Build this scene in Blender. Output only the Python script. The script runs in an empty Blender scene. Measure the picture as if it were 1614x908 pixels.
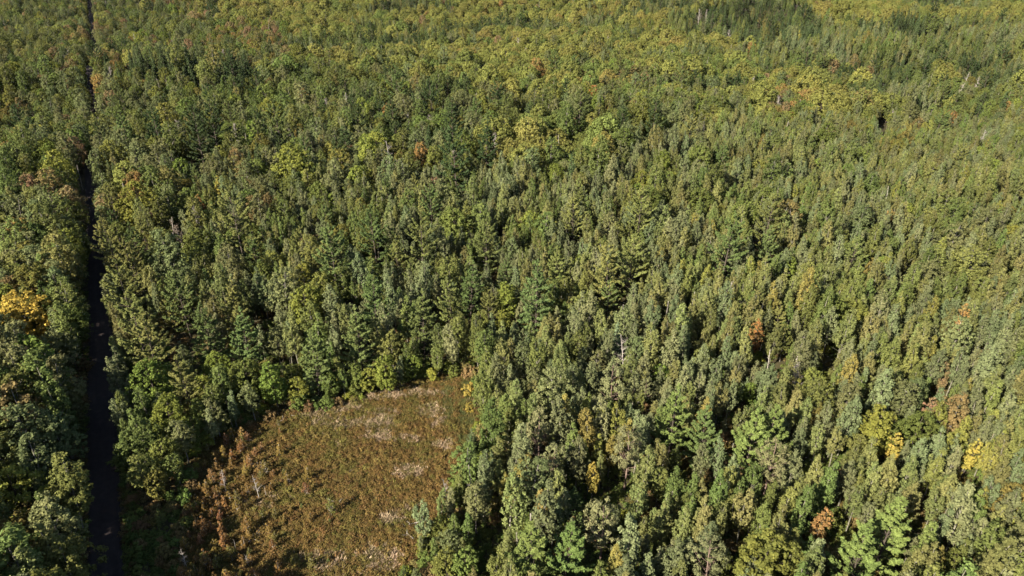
import bpy, math, random
import numpy as np

# ------------------------------------------------------------------ camera, world, sun, exposure
S = bpy.context.scene
COL = S.collection
H_CAM, PITCH, FPX = 92.0, math.radians(28.3), 1076.0          # drone height, tilt below the horizon, focal length in photo pixels
cam_data = bpy.data.cameras.new("camera")
cam_data.sensor_width = 36.0
cam_data.lens = 36.0 * FPX / 1614.0
cam_data.clip_start = 1.0
cam_data.clip_end = 12000.0
cam = bpy.data.objects.new("camera", cam_data)
cam.location = (0, 0, H_CAM)
cam.rotation_euler = (math.pi / 2 - PITCH, 0, 0)
COL.objects.link(cam)
S.camera = cam

SUN_EL, SHADOW_AZ = math.radians(33.0), math.radians(46.0)     # shadows run away from the camera and to the right
world = bpy.data.worlds.new("World")
S.world = world
world.use_nodes = True
wn = world.node_tree
bg = wn.nodes["Background"]
sky = wn.nodes.new("ShaderNodeTexSky")
sky.sky_type = 'NISHITA'
sky.sun_disc = False
sky.sun_elevation = SUN_EL
sky.sun_rotation = SHADOW_AZ + math.pi
wn.links.new(sky.outputs[0], bg.inputs[0])
bg.inputs[1].default_value = 0.05
sun_data = bpy.data.lights.new("sun", 'SUN')
sun_data.energy = 5.0
sun_data.angle = math.radians(0.5)
sun_data.color = (1.0, 0.92, 0.78)
sun = bpy.data.objects.new("sun", sun_data)
sun.rotation_euler = (math.pi / 2 - SUN_EL, 0, -SHADOW_AZ)
sun.location = (-60, -60, 150)
COL.objects.link(sun)
S.view_settings.view_transform = 'Standard'
S.view_settings.look = 'None'
S.view_settings.exposure = 2.2
S.view_settings.gamma = 1.0
try:
    S.cycles.max_bounces = 5
    S.cycles.diffuse_bounces = 3
    S.cycles.transmission_bounces = 3
    S.cycles.transparent_max_bounces = 4
except Exception:
    pass

rng = np.random.default_rng(11)
random.seed(11)

# ------------------------------------------------------------------ map between photo pixels (1614 x 908) and the ground
CT, ST = math.cos(PITCH), math.sin(PITCH)
CAM = np.array([0.0, 0.0, H_CAM])


def ground(px, py, z=0.0):
    d = np.array([px - 807.0, FPX * CT - (py - 454.0) * ST, -FPX * ST - (py - 454.0) * CT])
    t = (z - H_CAM) / d[2]
    return CAM + d * t


def project(x, y, z):
    fw = y * CT - (z - H_CAM) * ST
    up = y * ST + (z - H_CAM) * CT
    return 807.0 + FPX * x / fw, 454.0 - FPX * up / fw, fw


def lattice(ix, iy, seed):
    h = (ix.astype(np.int64) * 374761393 + iy.astype(np.int64) * 668265263 + seed * 982451653) & 0x7fffffff
    h = ((h ^ (h >> 13)) * 1274126177) & 0x7fffffff
    return ((h ^ (h >> 16)) & 0xffff) / 65535.0


def noise(x, y, scale, seed=0):
    x = np.asarray(x, float) / scale
    y = np.asarray(y, float) / scale
    ix, iy = np.floor(x), np.floor(y)
    fx, fy = x - ix, y - iy
    fx, fy = fx * fx * (3 - 2 * fx), fy * fy * (3 - 2 * fy)
    a, b = lattice(ix, iy, seed), lattice(ix + 1, iy, seed)
    c, d = lattice(ix, iy + 1, seed), lattice(ix + 1, iy + 1, seed)
    return (a * (1 - fx) + b * fx) * (1 - fy) + (c * (1 - fx) + d * fx) * fy


def terrain(x, y):
    far = np.clip((np.hypot(x, y) - 190.0) / 250.0, 0, 1)
    x, y = np.asarray(x, float), np.asarray(y, float)
    return far * ((noise(x * .4, y, 110.0, 5) - 0.5) * 34.0 + (noise(x * .6, y, 55.0, 6) - 0.5) * 6.0)


ROAD_A, ROAD_B = ground(167, 908), ground(147, 100)
ROAD_D = (ROAD_B - ROAD_A)[:2] / np.linalg.norm((ROAD_B - ROAD_A)[:2])
ROAD_N = np.array([ROAD_D[1], -ROAD_D[0]])                     # to the right of the road


def road_offset(x, y):
    return (x - ROAD_A[0]) * ROAD_N[0] + (y - ROAD_A[1]) * ROAD_N[1]


def inside(px, py, poly):
    px, py = np.asarray(px, float), np.asarray(py, float)
    r = np.zeros(px.shape, bool)
    n = len(poly)
    for i in range(n):
        x1, y1 = poly[i]
        x2, y2 = poly[(i + 1) % n]
        c = (y1 > py) != (y2 > py)
        with np.errstate(divide='ignore', invalid='ignore'):
            r ^= c & (px < (x2 - x1) * (py - y1) / ((y2 - y1) if y2 != y1 else 1e-9) + x1)
    return r


CLEARING_PX = [(740, 592), (757, 640), (752, 700), (726, 745), (706, 800), (676, 850), (640, 908), (600, 980), (560, 1200), (190, 1200), (282, 880), (300, 790),
               (312, 720), (345, 690), (400, 672), (455, 655), (520, 645), (575, 630), (640, 612), (700, 594)]
CLEARING = [tuple(ground(px, py)[:2]) for px, py in CLEARING_PX]
VERGE_PX = [(200, 745), (300, 740), (300, 800), (282, 900), (190, 1200), (170, 1200)]
VERGE = [tuple(ground(px, py)[:2]) for px, py in VERGE_PX]

# ------------------------------------------------------------------ materials


def new_mat(name):
    m = bpy.data.materials.new(name)
    m.use_nodes = True
    nt = m.node_tree
    nt.nodes.clear()
    out = nt.nodes.new("ShaderNodeOutputMaterial")
    return m, nt, out


def leaf_mat(name, a, b, tree_hue=0.06, tree_val=0.5, trans=0.33, leaf_val=0.5):
    """Foliage: colour runs from a to b leaf by leaf, with a shift of hue and value from tree to tree."""
    m, nt, out = new_mat(name)
    N, L = nt.nodes, nt.links
    geo = N.new("ShaderNodeNewGeometry")
    oi = N.new("ShaderNodeObjectInfo")
    mix = N.new("ShaderNodeMix")
    mix.data_type = 'RGBA'
    mix.inputs[6].default_value = (*a, 1)
    mix.inputs[7].default_value = (*b, 1)
    tco = N.new("ShaderNodeTexCoord")
    loc = N.new("ShaderNodeVectorMath")
    loc.operation = 'ADD'
    off = N.new("ShaderNodeCombineXYZ")
    mo = N.new("ShaderNodeMath")
    mo.operation = 'MULTIPLY'
    mo.inputs[1].default_value = 40.0
    L.new(oi.outputs["Random"], mo.inputs[0])
    L.new(mo.outputs[0], off.inputs[0])
    L.new(tco.outputs["Object"], loc.inputs[0])
    L.new(off.outputs[0], loc.inputs[1])
    nz = N.new("ShaderNodeTexNoise")
    nz.inputs["Scale"].default_value = 0.45
    nz.inputs["Detail"].default_value = 1.0
    L.new(loc.outputs[0], nz.inputs["Vector"])
    sp_ = N.new("ShaderNodeMapRange")
    sp_.inputs[1].default_value = .36
    sp_.inputs[2].default_value = .64
    L.new(nz.outputs[0], sp_.inputs[0])
    av = N.new("ShaderNodeMix")
    av.inputs[0].default_value = .45
    L.new(sp_.outputs[0], av.inputs[2])
    L.new(geo.outputs["Random Per Island"], av.inputs[3])
    L.new(av.outputs[0], mix.inputs[0])
    hsv = N.new("ShaderNodeHueSaturation")
    mh = N.new("ShaderNodeMapRange")
    mh.inputs[3].default_value = 0.5 - tree_hue / 2
    mh.inputs[4].default_value = 0.5 + tree_hue / 2
    L.new(oi.outputs["Random"], mh.inputs[0])
    L.new(mh.outputs[0], hsv.inputs["Hue"])
    wn_ = N.new("ShaderNodeTexWhiteNoise")
    wn_.noise_dimensions = '1D'
    L.new(oi.outputs["Random"], wn_.inputs["W"])
    mv = N.new("ShaderNodeMapRange")
    mv.inputs[3].default_value = 1 - tree_val / 2
    mv.inputs[4].default_value = 1 + tree_val / 2
    L.new(wn_.outputs[0], mv.inputs[0])
    wl = N.new("ShaderNodeTexWhiteNoise")
    wl.noise_dimensions = '1D'
    L.new(geo.outputs["Random Per Island"], wl.inputs["W"])
    ml = N.new("ShaderNodeMapRange")
    ml.inputs[3].default_value = 1 - leaf_val / 2
    ml.inputs[4].default_value = 1 + leaf_val / 2
    L.new(wl.outputs[0], ml.inputs[0])
    mul = N.new("ShaderNodeMath")
    mul.operation = 'MULTIPLY'
    L.new(mv.outputs[0], mul.inputs[0])
    L.new(ml.outputs[0], mul.inputs[1])
    L.new(mul.outputs[0], hsv.inputs["Value"])
    L.new(mix.outputs[2], hsv.inputs["Color"])
    p = N.new("ShaderNodeBsdfPrincipled")
    p.inputs["Roughness"].default_value = 0.75
    p.inputs["Specular IOR Level"].default_value = 0.04
    L.new(hsv.outputs[0], p.inputs["Base Color"])
    t = N.new("ShaderNodeBsdfTranslucent")
    L.new(hsv.outputs[0], t.inputs["Color"])
    ms = N.new("ShaderNodeMixShader")
    ms.inputs[0].default_value = trans
    L.new(p.outputs[0], ms.inputs[1])
    L.new(t.outputs[0], ms.inputs[2])
    L.new(ms.outputs[0], out.inputs[0])
    return m


def noise_mat(name, stops, scale, detail=5.0, rough=0.9, coord='Object', bump=0.0, scale2=None):
    """Matte surface whose colour runs through stops by a noise; used for bark and soil."""
    m, nt, out = new_mat(name)
    N, L = nt.nodes, nt.links
    tc = N.new("ShaderNodeTexCoord")
    tex = N.new("ShaderNodeTexNoise")
    tex.inputs["Scale"].default_value = scale
    tex.inputs["Detail"].default_value = detail
    tex.inputs["Roughness"].default_value = 0.65
    L.new(tc.outputs[coord], tex.inputs["Vector"])
    cr = N.new("ShaderNodeValToRGB")
    e = cr.color_ramp.elements
    e[0].position, e[0].color = stops[0][0], (*stops[0][1], 1)
    e[1].position, e[1].color = stops[-1][0], (*stops[-1][1], 1)
    for pos, c in stops[1:-1]:
        n = e.new(pos)
        n.color = (*c, 1)
    L.new(tex.outputs[0], cr.inputs[0])
    p = N.new("ShaderNodeBsdfPrincipled")
    p.inputs["Roughness"].default_value = rough
    p.inputs["Specular IOR Level"].default_value = 0.15
    L.new(cr.outputs[0], p.inputs["Base Color"])
    if bump:
        b = N.new("ShaderNodeBump")
        b.inputs["Strength"].default_value = 1.0
        b.inputs["Distance"].default_value = bump
        t2 = N.new("ShaderNodeTexNoise")
        t2.inputs["Scale"].default_value = scale2 or scale * 4
        t2.inputs["Detail"].default_value = 6.0
        L.new(tc.outputs[coord], t2.inputs["Vector"])
        L.new(t2.outputs[0], b.inputs["Height"])
        L.new(b.outputs[0], p.inputs["Normal"])
    L.new(p.outputs[0], out.inputs[0])
    return m


LEAF = {
    'aspen_olive': leaf_mat('aspen_olive', (.130, .129, .043), (.094, .103, .035)),
    'aspen_grey': leaf_mat('aspen_grey', (.120, .128, .058), (.088, .102, .045)),
    'aspen_gold': leaf_mat('aspen_gold', (.160, .140, .036), (.114, .112, .030)),
    'aspen_green': leaf_mat('aspen_green', (.100, .114, .032), (.074, .091, .026)),
    'birch_grey': leaf_mat('birch_grey', (.112, .118, .048), (.080, .093, .036)),
    'birch_green': leaf_mat('birch_green', (.102, .112, .032), (.072, .087, .025)),
    'birch_bronze': leaf_mat('birch_bronze', (.150, .118, .042), (.105, .094, .033)),
    'maple_green': leaf_mat('maple_green', (.098, .110, .027), (.070, .085, .021)),
    'maple_lime': leaf_mat('maple_lime', (.128, .138, .027), (.092, .112, .023)),
    'maple_olive': leaf_mat('maple_olive', (.135, .118, .029), (.094, .092, .024)),
    'maple_yellow': leaf_mat('maple_yellow', (.270, .205, .043), (.150, .143, .034), .03, .25),
    'maple_amber': leaf_mat('maple_amber', (.340, .235, .044), (.230, .180, .036), .01, .1),
    'maple_orange': leaf_mat('maple_orange', (.225, .125, .042), (.110, .100, .032), .03, .3),
    'maple_red': leaf_mat('maple_red', (.270, .100, .038), (.130, .090, .034), .03, .3),
    'maple_rust': leaf_mat('maple_rust', (.180, .105, .060), (.105, .092, .036), .04, .3),
    'oak_olive': leaf_mat('oak_olive', (.152, .148, .037), (.110, .115, .030), .04, .4),
    'oak_gold': leaf_mat('oak_gold', (.170, .148, .038), (.124, .118, .033), .04, .4),
    'oak_green': leaf_mat('oak_green', (.104, .120, .032), (.078, .094, .025), .05, .4),
    'pine_green': leaf_mat('pine_green', (.094, .116, .036), (.064, .084, .027), .04, .3, .15),
    'pine_olive': leaf_mat('pine_olive', (.132, .134, .040), (.090, .100, .030), .04, .3, .15),
    'pine_blue': leaf_mat('pine_blue', (.094, .122, .040), (.068, .092, .031), .02, .2, .15),
    'pine_dark': leaf_mat('pine_dark', (.046, .062, .022), (.030, .045, .017), .03, .3, .1),
    'jack_pine': leaf_mat('jack_pine', (.115, .112, .050), (.080, .082, .036), .03, .25, .1),
    'spruce': leaf_mat('spruce', (.060, .078, .030), (.040, .056, .022), .04, .3, .1),
    'spruce_blue': leaf_mat('spruce_blue', (.105, .130, .066), (.076, .100, .050), .03, .2, .1),
    'larch_gold': leaf_mat('larch_gold', (0.173, 0.105, 0.032), (0.112, 0.076, 0.026), .05, .4),
    'larch_rust': leaf_mat('larch_rust', (.190, .105, .042), (.120, .072, .031), .04, .3),
    'larch_green': leaf_mat('larch_green', (0.112, 0.098, 0.028), (0.079, 0.075, 0.024), .05, .3),
    'pine_bright': leaf_mat('pine_bright', (.108, .136, .037), (.076, .104, .029), .03, .2, .18),
    'shrub_gold': leaf_mat('shrub_gold', (.260, .165, .040), (.160, .120, .034), .04, .3),
    'shrub_green': leaf_mat('shrub_green', (.098, .118, .028), (.066, .086, .022), .06, .4),
    'shrub_lime': leaf_mat('shrub_lime', (.150, .156, .027), (.105, .122, .023), .04, .3),
    'shrub_bronze': leaf_mat('shrub_bronze', (.160, .108, .044), (.105, .088, .034), .06, .4),
    'twig_grey': leaf_mat('twig_grey', (0.165, 0.143, 0.128), (0.105, 0.088, 0.080), .02, .3, .0),
    'twig_tan': leaf_mat('twig_tan', (0.195, 0.154, 0.109), (0.128, 0.098, 0.068), .02, .3, .0),
    'heath_brown': leaf_mat('heath_brown', (.120, .078, .026), (.060, .041, .015), .04, .5, .15),
    'heath_rust': leaf_mat('heath_rust', (.124, .080, .026), (.068, .045, .015), .04, .5, .15),
    'heath_olive': leaf_mat('heath_olive', (.100, .078, .022), (.054, .046, .014), .05, .5, .15),
    'sedge_tan': leaf_mat('sedge_tan', (.300, .220, .145), (.165, .120, .072), .02, .4, .2),
    'sedge_olive': leaf_mat('sedge_olive', (.115, .095, .032), (.075, .066, .021), .05, .4, .2),
    'sedge_green': leaf_mat('sedge_green', (0.071, 0.074, 0.025), (0.050, 0.056, 0.019), .05, .4, .2),
}
BARK = {
    'white': noise_mat('white_bark', [(.40, (.06, .05, .045)), (.58, (.17, .155, .13)), (.8, (.38, .35, .30))], 3.0),
    'pale': noise_mat('pale_bark', [(.36, (.05, .047, .033)), (.55, (.12, .112, .08)), (.8, (.26, .24, .18))], 3.0),
    'brown': noise_mat('brown_bark', [(.3, (.03, .024, .018)), (.7, (.065, .052, .040))], 5.0),
    'rosy': noise_mat('rosy_bark', [(.3, (.06, .04, .03)), (.7, (.17, .12, .095))], 5.0),
    'bleached': noise_mat('bleached_wood', [(.3, (.14, .12, .10)), (.6, (.28, .25, .22)), (.8, (.40, .37, .33))], 4.0),
}

# ------------------------------------------------------------------ ground, road, clearing
SOIL = noise_mat('forest_floor', [(.30, (.016, .014, .007)), (.52, (.032, .027, .012)), (.75, (.048, .042, .017))], 0.35, 8, bump=.10, scale2=2.0)
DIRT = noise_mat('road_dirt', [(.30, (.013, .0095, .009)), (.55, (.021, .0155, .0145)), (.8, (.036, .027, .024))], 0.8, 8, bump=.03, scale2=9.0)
PEAT = noise_mat('bog_peat', [(.25, (.028, .018, .007)), (.42, (.048, .029, .011)), (.55, (.045, .034, .012)), (.72, (.070, .046, .020)), (.9, (.10, .072, .042))], 0.22, 9, bump=.12, scale2=2.5)


def mesh_obj(name, verts, faces, mats, parent=None, smooth=False):
    me = bpy.data.meshes.new(name)
    me.from_pydata([tuple(v) for v in verts], [], [tuple(f) for f in faces])
    for m in mats:
        me.materials.append(m)
    if smooth:
        me.shade_smooth()
    o = bpy.data.objects.new(name, me)
    COL.objects.link(o)
    if parent:
        o.parent = parent
    return o


def grid_axis(inner, step, outer):
    a = list(np.arange(-inner, inner + 1e-6, step))
    s, v = step, inner
    ext = []
    while v < outer:
        s *= 1.35
        v += s
        ext.append(v)
    return np.array([-e for e in ext[::-1]] + a + ext)


gx = grid_axis(560, 14, 5200)
gy = grid_axis(600, 14, 5200) + 330
GX, GY = np.meshgrid(gx, gy)
gv = np.stack([GX.ravel(), GY.ravel(), terrain(GX.ravel(), GY.ravel())], 1)
nx_ = len(gx)
gf = [(j * nx_ + i, j * nx_ + i + 1, (j + 1) * nx_ + i + 1, (j + 1) * nx_ + i) for j in range(len(gy) - 1) for i in range(nx_ - 1)]
g_ = mesh_obj('forest_ground', gv, gf, [SOIL], smooth=True)
g_['kind'] = 'structure'

# the dirt road: a cambered strip with two wheel ruts and low berms
prof = [(-2.7, -.15), (-2.1, .14), (-1.8, .06), (-1.3, .04), (-.95, -.04), (-.6, .05), (0, .13), (.6, .05), (.95, -.04), (1.3, .04), (1.8, .06), (2.1, .14), (2.7, -.15)]
rv, rf = [], []
ts = np.arange(-140, 1200, 4.0)
for k, t in enumerate(ts):
    c = ROAD_A[:2] + ROAD_D * t
    wob = (noise(t, 0, 22, 3) - .5) * .5
    for (o_, z_) in prof:
        p = c + ROAD_N * (o_ + wob)
        rv.append((p[0], p[1], float(terrain(p[0], p[1])) + z_ + .10 + (noise(t, o_ * 3, 3.0, 8) - .5) * .06 + min(1.0, max(0.0, (t - 120) / 60)) * .5))
    if k:
        n = len(prof)
        a = (k - 1) * n
        rf += [(a + i, a + i + 1, a + n + i + 1, a + n + i) for i in range(n - 1)]
rd = mesh_obj('dirt_road', rv, rf, [DIRT], smooth=True)
rd['kind'] = 'structure'

# the bog: a gently hummocky sheet over the clearing
cl = np.array(CLEARING)
x0, y0 = cl.min(0)
x1, y1 = cl.max(0)
st = 1.0
bx_, by_ = np.arange(x0, x1 + st, st), np.arange(y0, y1 + st, st)
idx, bv, bf = {}, [], []


def clearing_depth(x, y):
    """Signed distance in metres to the clearing's edge, positive inside."""
    x, y = np.atleast_1d(np.asarray(x, float)), np.atleast_1d(np.asarray(y, float))
    d = np.full(x.shape, 1e9)
    n = len(CLEARING)
    for i in range(n):
        ax, ay = CLEARING[i]
        bx, by = CLEARING[(i + 1) % n]
        ex, ey = bx - ax, by - ay
        t = np.clip(((x - ax) * ex + (y - ay) * ey) / (ex * ex + ey * ey), 0, 1)
        d = np.minimum(d, np.hypot(x - ax - t * ex, y - ay - t * ey))
    return np.where(inside(x, y, CLEARING), d, -d)


BXg, BYg = np.meshgrid(bx_, by_)
dep = clearing_depth(BXg.ravel(), BYg.ravel()).reshape(BXg.shape)
for j in range(len(by_)):
    for i in range(len(bx_)):
        if dep[j, i] > -1.5:
            idx[(i, j)] = len(bv)
            bv.append((bx_[i], by_[j], .02 + max(0, min(1, (dep[j, i] + 1.5) / 2)) * (.10 + .35 * float(noise(bx_[i], by_[j], 3.2, 9)))))
for (i, j), a in idx.items():
    q = [(i, j), (i + 1, j), (i + 1, j + 1), (i, j + 1)]
    if all(k in idx for k in q):
        bf.append([idx[k] for k in q])
bog = mesh_obj('bog_ground', bv, bf, [PEAT], smooth=True)
bog['kind'] = 'structure'

# ------------------------------------------------------------------ mesh kit for plants
UPV = np.array([0, 0, 1.0])


def unit(v):
    return v / np.maximum(np.linalg.norm(v, axis=-1, keepdims=True), 1e-9)


class Plant:
    """Collects wood tubes and leaf faces for one plant, builds the trunk mesh, the crown mesh and the whole."""

    def __init__(self):
        self.wv, self.wf = [], []
        self.lv, self.lq = [], []

    def tube(self, pts, rad, sides=5):
        pts = [np.array(p, float) for p in pts]
        base = len(self.wv)
        for k, p in enumerate(pts):
            d = pts[min(k + 1, len(pts) - 1)] - pts[max(k - 1, 0)]
            d = d / max(np.linalg.norm(d), 1e-9)
            a = np.cross(d, [1, 0, 0] if abs(d[0]) < .8 else [0, 1, 0])
            a /= np.linalg.norm(a)
            b = np.cross(d, a)
            for s in range(sides):
                t = 2 * math.pi * s / sides
                self.wv.append(p + rad[k] * (a * math.cos(t) + b * math.sin(t)))
        for k in range(len(pts) - 1):
            for s in range(sides):
                s2 = (s + 1) % sides
                self.wf.append((base + k * sides + s, base + k * sides + s2, base + (k + 1) * sides + s2, base + (k + 1) * sides + s))

    def leaves(self, c, n, length, width, along=None):
        """Leaf sprays: rhombic faces at centres c facing n (long axis near along, if given)."""
        N = len(c)
        n = unit(n)
        if along is None:
            along = rng.normal(size=(N, 3))
        t = unit(along - (along * n).sum(1, keepdims=True) * n)
        b = np.cross(n, t)
        L = (np.asarray(length) * np.ones(N))[:, None] * .5
        W = (np.asarray(width) * np.ones(N))[:, None] * .5
        sk = rng.uniform(-.35, .35, (N, 1))
        fold = n * W * rng.uniform(-.5, .1, (N, 1))
        v = np.stack([c - t * L, c + b * W + t * L * sk + fold, c + t * L, c - b * W + t * L * sk + fold], 1)
        self.lv.append(v.reshape(-1, 3))
        self.lq.append(N)

    def _leaf_arrays(self, off):
        v = np.concatenate(self.lv) if self.lv else np.zeros((0, 3))
        f = np.arange(len(v)).reshape(-1, 4) + off
        return v, f

    def mesh(self, name, wood, leaf, bark_m, leaf_m):
        V, F, M, mats = [], [], [], []
        off = 0
        if wood and self.wv:
            V.append(np.array(self.wv))
            F.append(np.array(self.wf))
            M.append(np.full(len(self.wf), 0))
            off = len(self.wv)
            mats.append(bark_m)
        if leaf and self.lv:
            v, f = self._leaf_arrays(off)
            V.append(v)
            F.append(f)
            M.append(np.full(len(f), len(mats)))
            mats.append(leaf_m)
        V, F, M = np.concatenate(V), np.concatenate(F), np.concatenate(M)
        me = bpy.data.meshes.new(name)
        me.vertices.add(len(V))
        me.vertices.foreach_set('co', V.astype(np.float32).ravel())
        me.loops.add(F.size)
        me.loops.foreach_set('vertex_index', F.astype(np.int32).ravel())
        me.polygons.add(len(F))
        me.polygons.foreach_set('loop_start', np.arange(0, F.size, 4, dtype=np.int32))
        me.polygons.foreach_set('material_index', M.astype(np.int32))
        for m in mats:
            me.materials.append(m)
        me.update(calc_edges=True)
        return me


def clumps(P, cen, out, crad, per, ll, lw, squash=.85):
    """Puffs of leaves at the centres cen, fuller on their outer and upper sides."""
    n = len(cen)
    k = n * per
    ci = np.repeat(np.arange(n), per)
    d = unit(rng.normal(size=(k, 3)) + out[ci] * .55 + UPV * .35)
    r = (np.asarray(crad) * np.ones(n))[ci][:, None] * rng.uniform(.25, 1.25, (k, 1))
    p = cen[ci] + d * r * np.array([1, 1, squash])
    nn = unit(d * .75 + out[ci] * .25 + UPV * .35 + rng.normal(size=(k, 3)) * .42)
    s = rng.uniform(.55, 1.4, k)
    P.leaves(p, nn, ll * s, lw * s)


def lobed(az, u, seed, amp):
    r = np.random.default_rng(seed)
    v = np.ones_like(az)
    for k in (2, 3, 5):
        v += amp / k * 1.6 * np.sin(k * az + r.uniform(0, 6.28) + u * r.uniform(-6, 6))
    return v


def broadleaf(seed, h, base, R, prof, n, crad, per, ll, lw, amp=.22, limbs=6, rt=.16, lean=.4, rmin=.55, bare=0.0, tall=.85):
    """Trunk with limbs under a crown of leaf puffs inside the profile prof [(u, r)]."""
    global rng
    keep = rng
    rng = np.random.default_rng(seed)
    P = Plant()
    tip = np.array([rng.normal() * lean, rng.normal() * lean, h * .96])
    bend = np.array([rng.normal() * lean * .5, rng.normal() * lean * .5, h * .5])

    def axis(z):
        t = np.clip(z / h, 0, 1)[..., None] if isinstance(z, np.ndarray) else z / h
        return 2 * t * (1 - t) * bend + t * t * tip

    zs = np.linspace(-.4, h * .93, 7)
    P.tube([np.array([*axis(max(z, 0))[:2], z]) for z in zs], [rt * (1 - .88 * max(z, 0) / h) + .015 for z in zs], 6)
    us = np.linspace(0, 1, 40)
    w = np.interp(us, [p[0] for p in prof], [p[1] for p in prof]) + .12
    cdf = np.cumsum(w)
    u = np.interp(rng.uniform(0, cdf[-1], n), cdf, us)
    az = rng.uniform(0, 2 * math.pi, n)
    rad = np.interp(u, [p[0] for p in prof], [p[1] for p in prof]) * R * lobed(az, u, seed + 1, amp) * np.sqrt(rng.uniform(rmin ** 2, 1.0, n))
    z = base + u * (h - base - crad * .5)
    cen = np.stack([np.cos(az) * rad, np.sin(az) * rad, z], 1)
    ax = np.stack([axis(float(q)) for q in z])
    cen[:, :2] += ax[:, :2]
    mid = np.array([0, 0, base + (h - base) * .35])
    out = unit(np.stack([np.cos(az) * rad, np.sin(az) * rad, (z - mid[2]) * .8], 1))
    clumps(P, cen, out, crad * rng.uniform(.55, 1.4, n), per, ll, lw, tall)
    order = rng.permutation(n)[:limbs * 3]
    for q, k in enumerate(order):
        c = cen[k]
        zb = max(base * .85, c[2] - np.hypot(c[0], c[1]) * rng.uniform(.6, 1.1) - .6)
        a = np.array([*axis(zb)[:2], zb])
        m = a * .45 + c * .55 + np.array([0, 0, -.15 * np.linalg.norm(c - a) * .5])
        rr = rt * .42 * (1 - zb / h) + .02
        P.tube([a, m, c], [rr, rr * .6, .015], 4)
    for q in range(int(bare)):
        a2 = rng.uniform(0, 6.28)
        zb = base * rng.uniform(.5, 1.0)
        a = np.array([*axis(zb)[:2], zb])
        L = rng.uniform(.5, 1.6)
        P.tube([a, a + np.array([math.cos(a2) * L, math.sin(a2) * L, L * .3])], [.03, .012], 3)
    rng = keep
    return P


def conifer(seed, h, base, R, prof, gap, per_whorl, el0, el1, tl, tw, rt=.2, droop=0., plume=.36, dens=.34, skip=.14, curl=.5, fan=3):
    """Straight trunk, whorls of branches, each a flattish plume of needle sprays."""
    global rng
    keep = rng
    rng = np.random.default_rng(seed)
    P = Plant()
    tip = np.array([rng.normal() * .25, rng.normal() * .25])
    zs = np.linspace(-.4, h, 7)
    P.tube([np.array([*(tip * (max(z, 0) / h) ** 1.5), z]) for z in zs], [rt * (1 - .93 * max(z, 0) / h) + .012 for z in zs], 6)
    C, D, NN = [], [], []
    z = base
    while z < h - .25:
        u = (z - base) / (h - base)
        az0 = rng.uniform(0, 6.28)
        k = per_whorl if u < .85 else max(3, per_whorl - 2)
        for b in range(k):
            if rng.uniform() < skip:
                continue
            az = az0 + 6.283 * b / k + rng.normal() * .25
            L = R * np.interp(u, [p[0] for p in prof], [p[1] for p in prof]) * rng.uniform(.68, 1.15)
            if L < .15:
                continue
            el = el0 + (el1 - el0) * u + rng.normal() * .09
            zz = z + rng.normal() * gap * .3
            o = np.array([*(tip * (max(zz, 0) / h) ** 1.5), zz])
            hd = np.array([math.cos(az), math.sin(az), 0])
            sd = np.array([-math.sin(az), math.cos(az), 0])

            def at(t):
                return o + hd * L * t * math.cos(el) + UPV * L * (t * math.sin(el) - droop * t + (droop + curl * .25) * t ** 2.4)

            P.tube([at(0), at(.5), at(.96)], [.018 + .012 * L, .012 + .006 * L, .008], 3)
            ns = max(3, int(L / dens))
            t = np.sqrt(rng.uniform(.05 if L < 1.5 else .11, 1, ns))
            pos = np.stack([at(float(q)) for q in t])
            off = rng.uniform(-1, 1, ns)
            spread = plume * L * (1.12 - t) * np.minimum(1, t * 3)
            pos = pos + sd * (off * spread)[:, None] + UPV * rng.normal(0, .07, ns)[:, None]
            dr = unit(hd * .9 + sd * (off * .9)[:, None] + UPV * (math.sin(el) * .5 + .32 + rng.normal(0, .15, ns))[:, None])
            C.append(pos)
            D.append(dr)
        z += gap * rng.uniform(.8, 1.2)
    C.append(np.array([[*tip, h], [*tip, h - .3], [*tip, h - .6]]))
    D.append(np.array([[0, 0, 1.], [.4, 0, 1], [-.3, .3, 1]]))
    C, D = np.concatenate(C), unit(np.concatenate(D))
    Cf = np.repeat(C, fan, 0)
    Df = unit(np.repeat(D, fan, 0) + rng.normal(0, .36, (len(Cf), 3)))
    Nf = unit(UPV * 1.0 + rng.normal(0, .5, (len(Cf), 3)) + Df * .3)
    s = rng.uniform(.7, 1.3, len(Cf))
    P.leaves(Cf + Df * (tl * .3 * s)[:, None], Nf, tl * s, tw * s, Df)
    rng = keep
    return P


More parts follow.
